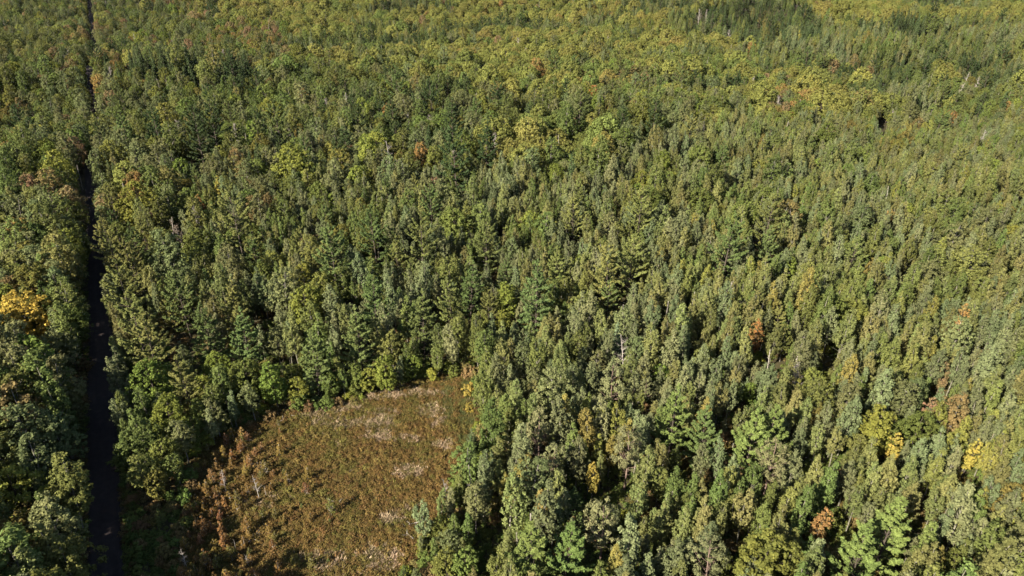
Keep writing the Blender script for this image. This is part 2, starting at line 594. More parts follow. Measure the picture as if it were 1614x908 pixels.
def snag(seed, h, n, R, rt=.16, twigs=0, up=.5, forks=True):
    """Dead tree: bare tapering trunk with broken limbs, twigs optional."""
    global rng
    keep = rng
    rng = np.random.default_rng(seed)
    P = Plant()
    tip = rng.normal(size=2) * h * .05
    zs = np.linspace(-.4, h, 6)
    P.tube([np.array([*(tip * (max(z, 0) / h) ** 2), z]) for z in zs], [rt * (1 - .75 * max(z, 0) / h) + .02 for z in zs], 5)
    ends = []
    for k in range(n):
        zb = h * rng.uniform(.35, .98)
        az = rng.uniform(0, 6.28)
        L = R * rng.uniform(.4, 1.1) * (1.25 - zb / h)
        a = np.array([*(tip * (zb / h) ** 2), zb])
        d = np.array([math.cos(az), math.sin(az), up + rng.normal() * .25])
        m = a + d * L * .5 + rng.normal(size=3) * .06 * L
        e = a + d * L + np.array([0, 0, .12 * L])
        P.tube([a, m, e], [.05 + rt * .15, .03 + rt * .08, .012], 4)
        if forks:
            e2 = m + unit(d + rng.normal(size=3) * .6) * L * .45
            P.tube([m, e2], [.03 + rt * .05, .012], 3)
        ends += [m, e]
    if twigs and ends:
        E_ = np.array(ends)
        ci = rng.integers(0, len(E_), twigs)
        d = unit(rng.normal(size=(twigs, 3)) + UPV * .6)
        P.leaves(E_[ci] + d * rng.uniform(.1, .6, (twigs, 1)), rng.normal(size=(twigs, 3)), rng.uniform(.4, .9, twigs), .07, d)
    rng = keep
    return P


def tuft(seed, r, hgt, n, ll, lw, blades=False):
    global rng
    keep = rng
    rng = np.random.default_rng(seed)
    P = Plant()
    if blades:
        d = unit(rng.normal(size=(n, 3)) * [.55, .55, .25] + UPV * .8)
        c = rng.normal(size=(n, 3)) * [r * .5, r * .5, 0] + d * hgt * .4
        P.leaves(c, rng.normal(size=(n, 3)) + np.array([0, -.2, .5]), ll * rng.uniform(.6, 1.3, n), lw, d)
    else:
        d = unit(rng.normal(size=(n, 3)) + UPV * .5)
        d[:, 2] = np.abs(d[:, 2])
        c = d * rng.uniform(.5, 1.05, (n, 1)) * np.array([r, r, hgt])
        P.leaves(c, unit(d + rng.normal(size=(n, 3)) * .5 + UPV * .4), ll * rng.uniform(.6, 1.4, n), lw)
    rng = keep
    return P


# ------------------------------------------------------------------ plant forms
ASPEN_P = [(0, .45), (.15, .85), (.35, 1.0), (.6, .85), (.8, .58), (.93, .32), (1, .1)]
SPIRE_A = [(0, .6), (.12, .95), (.3, 1.0), (.55, .72), (.78, .42), (.92, .2), (1, .05)]
ROUND_P = [(0, .5), (.2, .9), (.42, 1.0), (.65, .9), (.83, .66), (.94, .4), (1, .16)]
DOME_P = [(0, .75), (.25, 1.0), (.5, .97), (.72, .8), (.88, .55), (1, .2)]
PINE_P = [(0, .62), (.15, .95), (.35, 1.0), (.55, .86), (.75, .6), (.9, .34), (1, .1)]
PINE_C = [(0, .85), (.2, 1.0), (.45, .8), (.7, .5), (.9, .22), (1, .06)]
SPIRE_P = [(0, .9), (.15, 1.0), (.5, .66), (.8, .3), (1, .05)]

FORMS = {}     # species -> list of (plant, nominal height, crown radius)
FORMS['aspen_tree'] = [
    (broadleaf(101, 13.0, 3.4, 1.40, ASPEN_P, 120, .36, 32, .27, .22, amp=.3, bare=2, tall=1.5), 13.0, 1.40),
    (broadleaf(102, 12.2, 3.6, 1.20, SPIRE_A, 105, .36, 32, .27, .22, amp=.3, bare=2, tall=1.5), 12.2, 1.20),
    (broadleaf(103, 13.6, 4.0, 1.60, ASPEN_P, 135, .38, 32, .27, .22, amp=.35, bare=2, tall=1.5), 13.6, 1.60),
    (broadleaf(104, 11.4, 2.8, 1.30, SPIRE_A, 112, .36, 32, .27, .22, amp=.42, bare=2, tall=1.5), 11.4, 1.30),
    (broadleaf(105, 13.2, 5.4, 1.50, ASPEN_P, 92, .36, 32, .27, .22, amp=.42, bare=4, tall=1.5), 13.2, 1.50),
]
FORMS['birch_tree'] = [
    (broadleaf(201, 14.5, 4.0, 2.9, ROUND_P, 210, .46, 27, .34, .28, amp=.36, limbs=5, rt=.16, rmin=.4), 14.5, 2.9),
    (broadleaf(202, 13.5, 3.6, 3.3, DOME_P, 230, .48, 27, .34, .28, amp=.42, limbs=5, rt=.17, rmin=.4), 13.5, 3.3),
    (broadleaf(203, 15.2, 5.0, 2.6, ROUND_P, 190, .46, 27, .34, .28, amp=.38, limbs=5, rt=.15, rmin=.4), 15.2, 2.6),
]
FORMS['maple_tree'] = [
    (broadleaf(301, 14.0, 3.0, 3.5, ROUND_P, 230, .56, 30, .38, .31, amp=.30, limbs=4, rt=.22, rmin=.65), 14.0, 3.5),
    (broadleaf(302, 12.8, 2.4, 3.9, DOME_P, 250, .58, 30, .38, .31, amp=.34, limbs=4, rt=.22, rmin=.65), 12.8, 3.9),
    (broadleaf(303, 13.4, 2.6, 3.0, ROUND_P, 200, .54, 30, .38, .31, amp=.32, limbs=4, rt=.20, rmin=.65), 13.4, 3.0),
    (broadleaf(304, 13.0, 4.0, 1.6, ROUND_P, 100, .42, 28, .32, .26, amp=.35, limbs=4, rt=.13, rmin=.55), 13.0, 1.6),
]
FORMS['oak_tree'] = [
    (broadleaf(401, 14.5, 4.0, 4.9, DOME_P, 190, .80, 28, .55, .45, amp=.22, limbs=4, rt=.28, rmin=.8), 14.5, 4.9),
    (broadleaf(402, 13.5, 3.6, 5.5, DOME_P, 210, .85, 28, .55, .45, amp=.26, limbs=4, rt=.30, rmin=.8), 13.5, 5.5),
    (broadleaf(403, 15.0, 4.4, 4.4, ROUND_P, 180, .80, 28, .55, .45, amp=.22, limbs=4, rt=.28, rmin=.8), 15.0, 4.4),
]
FORMS['pine_tree'] = [
    (conifer(501, 19.0, 2.5, 4.3, PINE_P, 1.30, 5, .04, .72, .46, .19, rt=.20, plume=.26, dens=.085, fan=8, skip=.06, curl=.9), 19.0, 4.3),
    (conifer(502, 17.5, 1.8, 3.8, PINE_C, 1.15, 6, .02, .66, .46, .19, rt=.18, plume=.26, dens=.09, fan=8, skip=.06, curl=.8), 17.5, 3.8),
    (conifer(503, 20.0, 4.0, 4.7, PINE_P, 1.55, 5, .10, .78, .50, .20, rt=.22, plume=.24, dens=.085, fan=8, skip=.16, curl=.9), 20.0, 4.7),
    (conifer(504, 12.5, 1.0, 3.3, PINE_C, 1.10, 6, .30, .95, .42, .16, rt=.14, plume=.28, dens=.075, fan=8, skip=.06, curl=1.0), 12.5, 3.3),
]
FORMS['spruce_tree'] = [
    (conifer(601, 13.0, 1.2, 1.55, SPIRE_P, .50, 7, -.12, .45, .42, .24, rt=.15, droop=.2, plume=.42, dens=.13, curl=.3, fan=4), 13.0, 1.55),
    (conifer(602, 10.5, 1.0, 1.75, SPIRE_P, .48, 7, -.05, .50, .42, .24, rt=.13, droop=.15, plume=.42, dens=.13, curl=.3, fan=4), 10.5, 1.75),
]
FORMS['jack_pine_tree'] = [
    (broadleaf(701, 15.0, 7.0, 2.4, ROUND_P, 70, .46, 40, .38, .14, amp=.4, limbs=9, rt=.17, rmin=.5, bare=14), 15.0, 2.4),
    (broadleaf(702, 14.0, 6.0, 2.7, DOME_P, 76, .48, 40, .38, .14, amp=.4, limbs=10, rt=.17, rmin=.5, bare=14), 14.0, 2.7),
]
FORMS['dead_tree'] = [
    (snag(801, 11.5, 9, 1.3, .13), 11.5, 1.2),
    (snag(802, 13.0, 22, 2.6, .16, 160, .7), 13.0, 2.4),
    (snag(803, 9.0, 5, .9, .12), 9.0, .8),
    (snag(804, 12.0, 30, 2.4, .15, 420, .9), 12.0, 2.4),
]
FORMS['larch_sapling'] = [
    (broadleaf(901, 4.6, .5, 1.0, SPIRE_A, 60, .26, 22, .25, .15, amp=.4, limbs=6, rt=.06, lean=.25, rmin=.2, bare=4), 4.6, 1.0),
    (broadleaf(902, 3.6, .3, 1.0, ROUND_P, 52, .26, 22, .25, .15, amp=.4, limbs=6, rt=.05, lean=.25, rmin=.2, bare=3), 3.6, 1.0),
    (broadleaf(903, 5.6, 1.2, 1.0, SPIRE_A, 52, .28, 20, .25, .15, amp=.45, limbs=7, rt=.07, lean=.3, rmin=.2, bare=6), 5.6, 1.0),
]
FORMS['bush'] = [
    (broadleaf(951, 3.4, .3, 1.6, DOME_P, 52, .48, 24, .34, .26, amp=.4, limbs=6, rt=.06, rmin=.5), 3.4, 1.6),
    (broadleaf(952, 2.6, .2, 1.4, DOME_P, 44, .46, 24, .34, .26, amp=.4, limbs=6, rt=.05, rmin=.5), 2.6, 1.4),
    (broadleaf(953, 4.6, .5, 1.5, ROUND_P, 60, .48, 24, .34, .26, amp=.4, limbs=6, rt=.07, rmin=.5), 4.6, 1.5),
]
BARK_OF = {'aspen_tree': 'pale', 'birch_tree': 'white', 'maple_tree': 'brown', 'oak_tree': 'brown', 'pine_tree': 'brown', 'spruce_tree': 'brown',
           'jack_pine_tree': 'rosy', 'dead_tree': 'bleached', 'larch_sapling': 'bleached', 'bush': 'brown'}
TINTS = {
    'aspen_tree': ['aspen_olive', 'aspen_grey', 'aspen_gold', 'aspen_green'],
    'birch_tree': ['birch_grey', 'birch_green', 'birch_bronze'],
    'maple_tree': ['maple_green', 'maple_lime', 'maple_olive', 'maple_yellow', 'maple_orange', 'maple_red', 'maple_rust'],
    'oak_tree': ['oak_olive', 'oak_gold', 'oak_green'],
    'pine_tree': ['pine_bright', 'pine_green', 'pine_olive', 'pine_blue', 'pine_dark'],
    'spruce_tree': ['spruce', 'spruce_blue'],
    'jack_pine_tree': ['jack_pine'],
    'dead_tree': ['twig_grey', 'twig_tan'],
    'larch_sapling': ['larch_gold', 'larch_rust', 'larch_green'],
    'bush': ['shrub_green', 'shrub_lime', 'shrub_bronze'],
}
MESH_CACHE = {}


def form_mesh(sp, tint, form, what):
    """Shared mesh data: what is 'whole', 'trunk' or 'crown'."""
    key = (sp, 'any' if what == 'trunk' else tint, form, what)
    if key not in MESH_CACHE:
        P = FORMS[sp][form][0]
        if what == 'crown' and not P.lv:
            MESH_CACHE[key] = None
        else:
            MESH_CACHE[key] = P.mesh(what if what != 'whole' else sp, what != 'crown', what != 'trunk', BARK[BARK_OF[sp]], LEAF[tint])
    return MESH_CACHE[key]


# ------------------------------------------------------------------ where every tree stands
TREES = []          # dicts: sp, tint, form, x, y, s (scale), rz, label, r
CELL = {}
CS = 5.0


def blocked(x, y, r, k):
    ci, cj = int(x // CS), int(y // CS)
    for i in range(ci - 2, ci + 3):
        for j in range(cj - 2, cj + 3):
            for (a, b, q, f, vr) in CELL.get((i, j), ()):
                kk = max(k, f)
                if f:       # keep the view of a tree that stands out: room around it, more on the side towards the camera
                    d = math.hypot(a, b)
                    toward = ((a - x) * a + (b - y) * b) / d
                    side = abs((a - x) * b - (b - y) * a) / d
                    if 0 < toward < (vr * 2.0 + r + 3 if d > 150 else vr * .9 + r) and side < vr * .7 + r * .4:
                        return True
                if (a - x) ** 2 + (b - y) ** 2 < (kk * (q + r)) ** 2:
                    return True
    return False


def add(sp, tint, form, x, y, s, label=None, group=None, tilt=None):
    r = FORMS[sp][form][2] * s
    CELL.setdefault((int(x // CS), int(y // CS)), []).append((x, y, r, (.95 if r > 1.6 else .7) if label else 0, max(r, 2.0)))
    t = dict(sp=sp, tint=tint, form=form, x=x, y=y, s=s, rz=random.uniform(0, 6.283), r=r, label=label, group=group,
             tilt=tilt or (random.gauss(0, .03), random.gauss(0, .03)))
    TREES.append(t)
    return t


def at_px(sp, tint, form, px, py, s=1.0, label=None, frac=.6):
    """A tree whose crown (at frac of its height) shows at this photo pixel."""
    h = FORMS[sp][form][1] * s * frac
    p = ground(px, py, h)
    for _ in range(3):
        p = ground(px, py, h + float(terrain(p[0], p[1])))
    return add(sp, tint, form, p[0], p[1], s, label)


# trees one can point at in the photograph
FEATURES = [
    ('maple_tree', 'maple_amber', 1, 40, 498, 1.2, 'bright yellow orange maple standing left of the dirt road'),
    ('maple_tree', 'maple_orange', 1, 32, 370, .95, 'rusty orange maple among green crowns left of the dirt road'),
    ('maple_tree', 'maple_rust', 1, 112, 318, .95, 'dull red maple leaning over the dirt road from its left side'),
    ('maple_tree', 'maple_rust', 2, 48, 296, .95, 'russet red maple near the left edge above the orange maple'),
    ('maple_tree', 'maple_orange', 2, 205, 318, .8, 'orange green maple at the right edge of the dirt road'),
    ('maple_tree', 'maple_red', 3, 318, 326, 0.9, 'small orange red maple among green trees right of the dirt road'),
    ('maple_tree', 'maple_yellow', 3, 345, 300, 1.0, 'small yellow maple behind the small orange red maple'),
    ('maple_tree', 'maple_yellow', 2, 296, 295, .6, 'pale yellow maple by leaning bare stems right of the road'),
    ('maple_tree', 'maple_red', 3, 1191, 531, 0.95, 'small bright orange red maple among slender aspens on the right'),
    ('maple_tree', 'maple_red', 0, 936, 150, .85, 'coral red maple standing alone in the distant green forest'),
    ('maple_tree', 'maple_rust', 2, 682, 294, .7, 'dull red maple behind the pines in mid forest'),
    ('maple_tree', 'maple_orange', 0, 665, 245, .9, 'orange brown maple left of the tall dark pine in mid forest'),
    ('maple_tree', 'maple_yellow', 3, 935, 752, .74, 'yellow maple deep in the aspens right of the clearing'),
    ('maple_tree', 'maple_yellow', 3, 1408, 708, .74, 'yellow maple between aspens at lower right'),
    ('maple_tree', 'maple_yellow', 3, 1530, 718, .74, 'golden yellow maple near the right edge of the photo'),
    ('maple_tree', 'maple_orange', 3, 1289, 832, 0.85, 'small orange tree behind the spreading pine at lower right'),
    ('bush', 'shrub_gold', 2, 738, 612, .8, 'small golden orange bush at the far right corner of the clearing'),
    ('bush', 'shrub_gold', 1, 742, 640, .8, 'little low golden bush on the right edge of the clearing'),
    ('maple_tree', 'maple_rust', 3, 1487, 592, .75, 'small russet maple between aspens near the right edge'),
    ('maple_tree', 'maple_orange', 3, 1513, 508, 0.95, 'salmon orange maple in the aspens near the right edge'),
    ('maple_tree', 'maple_orange', 2, 1400, 348, .7, 'orange brown maple among olive aspens at upper right'),
    ('maple_tree', 'maple_rust', 3, 1465, 652, .75, 'small rusty red maple beside a white broken trunk at right'),
    ('maple_tree', 'maple_lime', 2, 1378, 672, .9, 'round bright green maple among the aspens at lower right'),
    ('maple_tree', 'maple_lime', 2, 800, 470, .85, 'yellow green maple just left of the blue green pine'),
    ('maple_tree', 'maple_lime', 2, 795, 510, .7, 'lime green maple below and left of the blue green pine'),
    ('maple_tree', 'maple_lime', 1, 240, 605, .95, 'large yellow green maple bulging over the right side of the road'),
    ('maple_tree', 'maple_lime', 0, 262, 660, .85, 'lime green maple between the road and the clearing'),
    ('birch_tree', 'birch_green', 1, 225, 690, .95, 'green birch with pale limbs between the road and the clearing'),
    ('maple_tree', 'maple_lime', 2, 430, 600, .8, 'yellow green maple at the upper left edge of the clearing'),
    ('maple_tree', 'maple_lime', 2, 610, 585, .7, 'bright lime tree at the top edge of the clearing'),
    ('birch_tree', 'birch_grey', 1, 85, 555, 1.0, 'grey green birch bulging towards the dark road below the yellow maple'),
    ('birch_tree', 'birch_grey', 0, 60, 740, 1.15, 'pale grey green birch at the lower left beside the road'),
    ('maple_tree', 'maple_lime', 1, 30, 780, 1.0, 'olive yellow maple in the lower left corner'),
    ('maple_tree', 'maple_olive', 1, 35, 860, 1.0, 'broad olive maple at the bottom left corner'),
    ('pine_tree', 'pine_blue', 1, 845, 466, 1.12, 'tall blue green pine alone above the narrow end of the clearing'),
    ('pine_tree', 'pine_bright', 3, 1400, 835, 1.15, 'spreading bright green pine at the bottom right'),
    ('pine_tree', 'pine_bright', 3, 1355, 878, 1.1, 'lower bright green pine at the bottom edge beside the spreading pine'),
    ('pine_tree', 'pine_bright', 3, 840, 870, 1.15, 'feathery bright green pine at the bottom edge right of the clearing'),
    ('pine_tree', 'pine_bright', 3, 890, 872, 1.1, 'second feathery green pine at the bottom edge, the right one of the pair'),
    ('pine_tree', 'pine_bright', 1, 1062, 655, .9, 'broad soft green pine standing clear of the aspens in the right wood'),
    ('pine_tree', 'pine_bright', 3, 1185, 690, 1.15, 'bright green pine with upswept branches in the right wood'),
    ('pine_tree', 'pine_bright', 3, 1215, 680, 1.1, 'upswept bright green pine beside a rosy barked tree in the right wood'),
    ('pine_tree', 'pine_green', 3, 1110, 680, 1.0, 'short green pine in shadow in the right wood'),
    ('pine_tree', 'pine_blue', 3, 906, 785, .5, 'little blue green pine in a dark gap of the right wood'),
    ('pine_tree', 'pine_blue', 3, 912, 830, .5, 'little pale pine behind the pair of feathery pines'),
    ('pine_tree', 'pine_olive', 0, 205, 420, .95, 'big olive pine with long branches reaching over the road'),
    ('pine_tree', 'pine_olive', 0, 215, 520, 1.0, 'golden olive pine with drooping sprays at the road edge'),
    ('pine_tree', 'pine_olive', 2, 235, 545, .85, 'shaggy olive pine behind the golden olive pine'),
    ('pine_tree', 'pine_green', 0, 285, 470, .9, 'green pine second from the road'),
    ('pine_tree', 'pine_green', 1, 330, 520, .9, 'pointed green pine between the road and the clearing'),
    ('pine_tree', 'pine_green', 1, 385, 530, .9, 'dark green pine with a deep shadow on its right'),
    ('pine_tree', 'pine_green', 1, 495, 560, .9, 'full green pine above the clearing left of its middle'),
    ('pine_tree', 'pine_green', 1, 565, 530, .95, 'tall green pine above the middle of the clearing'),
    ('pine_tree', 'pine_green', 1, 665, 500, .95, 'layered green pine with black shadow behind its right side'),
    ('pine_tree', 'pine_green', 0, 590, 480, .9, 'green pine with a feathery top among aspens'),
    ('pine_tree', 'pine_green', 1, 740, 450, .85, 'narrow green pine left of the blue green pine'),
    ('pine_tree', 'pine_green', 0, 765, 385, .9, 'tiered pine above the blue green pine'),
    ('pine_tree', 'pine_blue', 1, 795, 430, .75, 'fresh green pine leaning against the blue green pine'),
    ('pine_tree', 'pine_green', 1, 215, 385, .85, 'dark crowned pine behind the big olive roadside pine'),
    ('pine_tree', 'pine_olive', 0, 960, 430, .95, 'pale olive pine with layered sprays left of another like it'),
    ('pine_tree', 'pine_olive', 0, 995, 410, .95, 'pale olive pine with layered sprays in the middle wood'),
    ('pine_tree', 'pine_olive', 0, 905, 345, .85, 'olive pine with dark gaps in the middle wood'),
    ('pine_tree', 'pine_dark', 0, 408, 132, 1.0, 'dark tall pine rising above the distant forest on the left'),
    ('pine_tree', 'pine_dark', 0, 310, 208, 1.1, 'very dark broad pine in the left middle forest'),
    ('pine_tree', 'pine_dark', 2, 335, 198, 1.0, 'dark pine behind the very dark broad pine'),
    ('pine_tree', 'pine_green', 2, 440, 195, 1.05, 'green pine with a pale bare trunk in the left middle forest'),
    ('pine_tree', 'pine_dark', 0, 718, 245, 1.15, 'tall dark pine with tiered branches in mid forest'),
    ('pine_tree', 'pine_dark', 1, 765, 225, 1.0, 'dark pine right of the tall tiered pine'),
    ('pine_tree', 'pine_dark', 0, 1030, 188, .95, 'dark flat branched pine in the far middle forest'),
    ('pine_tree', 'pine_green', 0, 905, 108, 1.0, 'green pine rising above the far deciduous forest'),
    ('pine_tree', 'pine_olive', 2, 978, 108, 1.0, 'dome shaped pine with combed branches in the far forest'),
    ('pine_tree', 'pine_dark', 0, 30, 190, .9, 'dark pine in shade near the left edge'),
    ('pine_tree', 'pine_dark', 1, 565, 185, .95, 'dark pine in a line of conifers in mid forest'),
    ('pine_tree', 'pine_dark', 1, 620, 180, .95, 'dark pine with drooping layers in mid forest'),
    ('pine_tree', 'pine_dark', 2, 680, 155, .9, 'dark pine on the far side of the conifer line'),
    ('pine_tree', 'pine_olive', 0, 1210, 345, .95, 'olive pine above the pink bare snag on the right'),
    ('pine_tree', 'pine_blue', 3, 1212, 390, 1.1, 'blue green pine with drooping sprays over the pink bare snag'),
    ('pine_tree', 'pine_green', 1, 1140, 250, .9, 'green pine with a black shadow in the upper right wood'),
    ('pine_tree', 'pine_green', 2, 960, 470, .6, 'thin green pine among aspens in the middle wood'),
    ('jack_pine_tree', 'jack_pine', 1, 968, 608, 1.1, 'brownish open pine with a pinkish trunk above the middle of the right wood'),
    ('jack_pine_tree', 'jack_pine', 1, 990, 712, 1.1, 'brownish pine with a bare pink trunk among the aspens'),
    ('jack_pine_tree', 'jack_pine', 1, 950, 830, 1.1, 'flat topped brown green pine near the bottom edge'),
    ('jack_pine_tree', 'jack_pine', 0, 1215, 735, 1.05, 'twiggy brown pine with a long pink trunk in the right wood'),
    ('jack_pine_tree', 'jack_pine', 1, 1120, 890, 1.05, 'flat brown pine crown at the bottom edge'),
    ('jack_pine_tree', 'jack_pine', 0, 850, 690, 1.0, 'brown green pine at the right edge of the clearing'),
    ('jack_pine_tree', 'jack_pine', 0, 870, 740, .95, 'lower brown green pine behind the right edge of the clearing'),
    ('spruce_tree', 'spruce_blue', 0, 970, 535, 1.0, 'pale grey blue spruce in the middle of the aspens'),
    ('spruce_tree', 'spruce', 0, 742, 706, .55, 'small dark spruce on the right edge of the clearing'),
    ('dead_tree', 'twig_grey', 1, 1209, 413, .55, 'pink grey bare snag below a blue green pine'),
    ('dead_tree', 'twig_grey', 0, 1258, 552, .85, 'white bare trunk leaning right among the aspens'),
    ('dead_tree', 'twig_grey', 0, 1211, 580, .9, 'tall white dead trunk above a black gap in the aspens'),
    ('dead_tree', 'twig_grey', 2, 1090, 480, 1.0, 'white bare stem standing in the middle wood'),
    ('dead_tree', 'twig_grey', 2, 1050, 495, .9, 'thin white stem left of the other white stem'),
    ('dead_tree', 'twig_grey', 2, 982, 500, .9, 'pale white stem beside the grey blue spruce'),
    ('dead_tree', 'twig_grey', 0, 827, 115, 1.0, 'white dead trunk standing in the far forest'),
    ('dead_tree', 'twig_grey', 1, 1184, 135, 1.0, 'bleached dead tree with bare limbs at upper right'),
    ('dead_tree', 'twig_grey', 3, 1100, 42, 1.2, 'grey leafless tree in the far forest at upper right'),
    ('dead_tree', 'twig_grey', 3, 1112, 40, 1.1, 'grey leafless tree beside a like one in the far forest'),
    ('dead_tree', 'twig_grey', 3, 1155, 24, 1.2, 'mauve grey leafless tree near the top edge'),
    ('dead_tree', 'twig_grey', 1, 1515, 45, 1.1, 'pale branching dead tree in the far right forest'),
    ('dead_tree', 'twig_tan', 1, 1510, 145, 1.1, 'tan branched dead tree before dark trees at upper right'),
    ('dead_tree', 'twig_grey', 1, 1550, 220, .9, 'pale bare stem at the right edge of the upper wood'),
    ('dead_tree', 'twig_grey', 2, 1555, 680, .5, 'white broken trunk at the right edge'),
    ('dead_tree', 'twig_grey', 1, 1598, 735, .42, 'bleached splayed dead tree at the far right edge'),
    ('dead_tree', 'twig_grey', 2, 1465, 345, .8, 'pale dead stem with a curved limb at upper right'),
    ('dead_tree', 'twig_grey', 0, 744, 760, .85, 'white birch like dead stem on the right edge of the clearing'),
    ('dead_tree', 'twig_grey', 1, 704, 775, .5, 'pale slender bare tree bending over the right edge of the clearing'),
    ('dead_tree', 'twig_tan', 3, 285, 375, .8, 'tangle of tan bare stems right of the roadside pine'),
    ('dead_tree', 'twig_tan', 1, 270, 365, .8, 'leaning tan bare tree behind the roadside pines'),
    ('dead_tree', 'twig_grey', 0, 390, 228, .9, 'white trunk below grey twigs in the left middle forest'),
    ('dead_tree', 'twig_grey', 3, 372, 215, 1.0, 'mauve grey bare crowned tree in the left middle forest'),
    ('dead_tree', 'twig_grey', 1, 645, 195, .9, 'grey snag between dark pines in mid forest'),
]
for f in FEATURES:
    at_px(*f[:3], f[3], f[4], f[5] * ((1.3 if f[1] == 'pine_dark' else 1.15) if f[0] == 'pine_tree' and f[5] > .8 else 1.1 if f[0] == 'dead_tree' else 1.12 if f[0] == 'maple_tree' and f[2] < 3 else 1.0), f[6])

for sp, tint, fm, px, py, s_ in [('birch_tree', 'birch_green', 0, 222, 742, .72), ('maple_tree', 'maple_green', 2, 258, 716, .72), ('birch_tree', 'birch_grey', 2, 286, 690, .72), ('maple_tree', 'maple_green', 2, 308, 676, .6),
                                  ('maple_tree', 'maple_olive', 2, 245, 762, .55), ('birch_tree', 'birch_grey', 0, 338, 655, .7), ('birch_tree', 'birch_green', 2, 276, 738, .55), ('aspen_tree', 'aspen_grey', 3, 330, 668, .8),
                                  ('birch_tree', 'birch_grey', 1, 96, 690, 1.05), ('birch_tree', 'birch_green', 0, 104, 770, 1.1), ('birch_tree', 'birch_grey', 2, 92, 835, 1.15), ('birch_tree', 'birch_green', 1, 104, 905, 1.1), ('maple_tree', 'maple_olive', 2, 58, 885, 1.0), ('birch_tree', 'birch_grey', 0, 12, 700, 1.1),
                                  ('aspen_tree', 'aspen_grey', 1, 366, 640, .8), ('birch_tree', 'birch_grey', 2, 395, 628, .65), ('maple_tree', 'maple_lime', 2, 470, 612, .62), ('maple_tree', 'maple_green', 2, 520, 602, .62),
                                  ('maple_tree', 'maple_green', 2, 560, 592, .6), ('maple_tree', 'maple_lime', 2, 650, 575, .55), ('birch_tree', 'birch_green', 2, 690, 565, .6), ('aspen_tree', 'aspen_green', 0, 640, 566, .75)]:
    at_px(sp, tint, fm, px, py, s_)

# the bog's own little trees: gold and rust saplings with a few snags, thick by the shaded verge and thin towards the middle
BOG_PX = [(322, 735), (335, 722), (350, 712), (362, 690), (378, 705), (392, 688), (401, 715), (415, 705), (352, 745), (340, 770), (322, 800), (345, 800), (330, 830), (318, 848),
          (305, 820), (300, 775), (294, 860), (312, 880), (368, 730), (380, 755), (408, 745), (425, 722), (440, 712), (452, 752), (478, 772), (484, 745), (402, 790), (416, 815), (386, 818),
          (398, 838), (426, 835), (446, 820), (458, 800), (352, 850), (366, 870), (340, 890), (392, 880), (432, 862), (440, 892), (356, 905), (487, 815), (520, 800), (520, 880), (490, 885),
          (371, 800), (365, 775), (390, 770), (430, 790), (325, 765), (308, 800), (342, 716), (372, 688), (410, 680), (330, 705), (296, 895), (318, 908)]
rs = np.random.default_rng(5)
while len(BOG_PX) < 165:
    a_, b_ = rs.uniform(288, 470), rs.uniform(668, 925)
    g = ground(a_, b_)
    if float(clearing_depth(g[0], g[1])[0]) > .5 and rs.uniform() < math.exp(-max(0, a_ - 300 - (b_ < 760) * 55) / 55):
        BOG_PX.append((a_, b_))
lab_col = {'larch_gold': 'golden brown', 'larch_rust': 'rust orange', 'larch_green': 'yellow green'}
for i, (px, py) in enumerate(BOG_PX):
    tint = ['larch_gold', 'larch_gold', 'larch_green', 'larch_gold', 'larch_rust'][int(rng.integers(0, 5))]
    at_px('larch_sapling', tint, int(rng.integers(0, 3)), px + rng.uniform(-4, 4), py + rng.uniform(-4, 4), rng.uniform(.38, .82), None, .5)['zone'] = 'bog'
for px, py, s, lab in [(353, 760, .60, 'tall grey dead snag in the left of the brown bog'), (405, 770, .55, 'white dead stem with twigs among rusty saplings in the bog'),
                       (418, 775, .42, 'short white stem right of the tall white stem in the bog'), (412, 735, .42, 'leaning bare stem above the rusty saplings in the bog'),
                       (370, 860, .36, 'short white leaning trunk low in the bog'), (381, 860, .34, 'short grey post of a trunk low in the bog'),
                       (292, 885, .5, 'bleached splayed snag at the shaded left corner of the bog'), (316, 840, .36, 'thin pale stem under a gold crown at the bog edge'),
                       (365, 665, .5, 'white bare stem at the upper left end of the bog'), (390, 885, .3, 'small pale twiggy stem near the bottom of the bog')]:
    at_px('dead_tree', 'twig_grey', 1 if 'snag' in lab or 'twig' in lab else 2, px, py, s * .78, lab, .5)
for px, py, s, lab in [(398, 745, .0, ''), (487, 818, .12, 'tiny grey green pine alone on the brown bog'), (518, 885, .11, 'tiny green pine low in the bog with a pink bush'), (520, 822, .12, 'tiny green pine at the middle of the bog'),
                       (253, 815, .3, 'small pale pine catching light in the shaded strip beside the road'), (476, 798, .12, 'tiny olive pine left of the tiny grey green pine')]:
    if s:
        at_px('pine_tree', 'pine_blue' if 'green' in lab else 'pine_olive', 3, px, py, s, lab, .5)

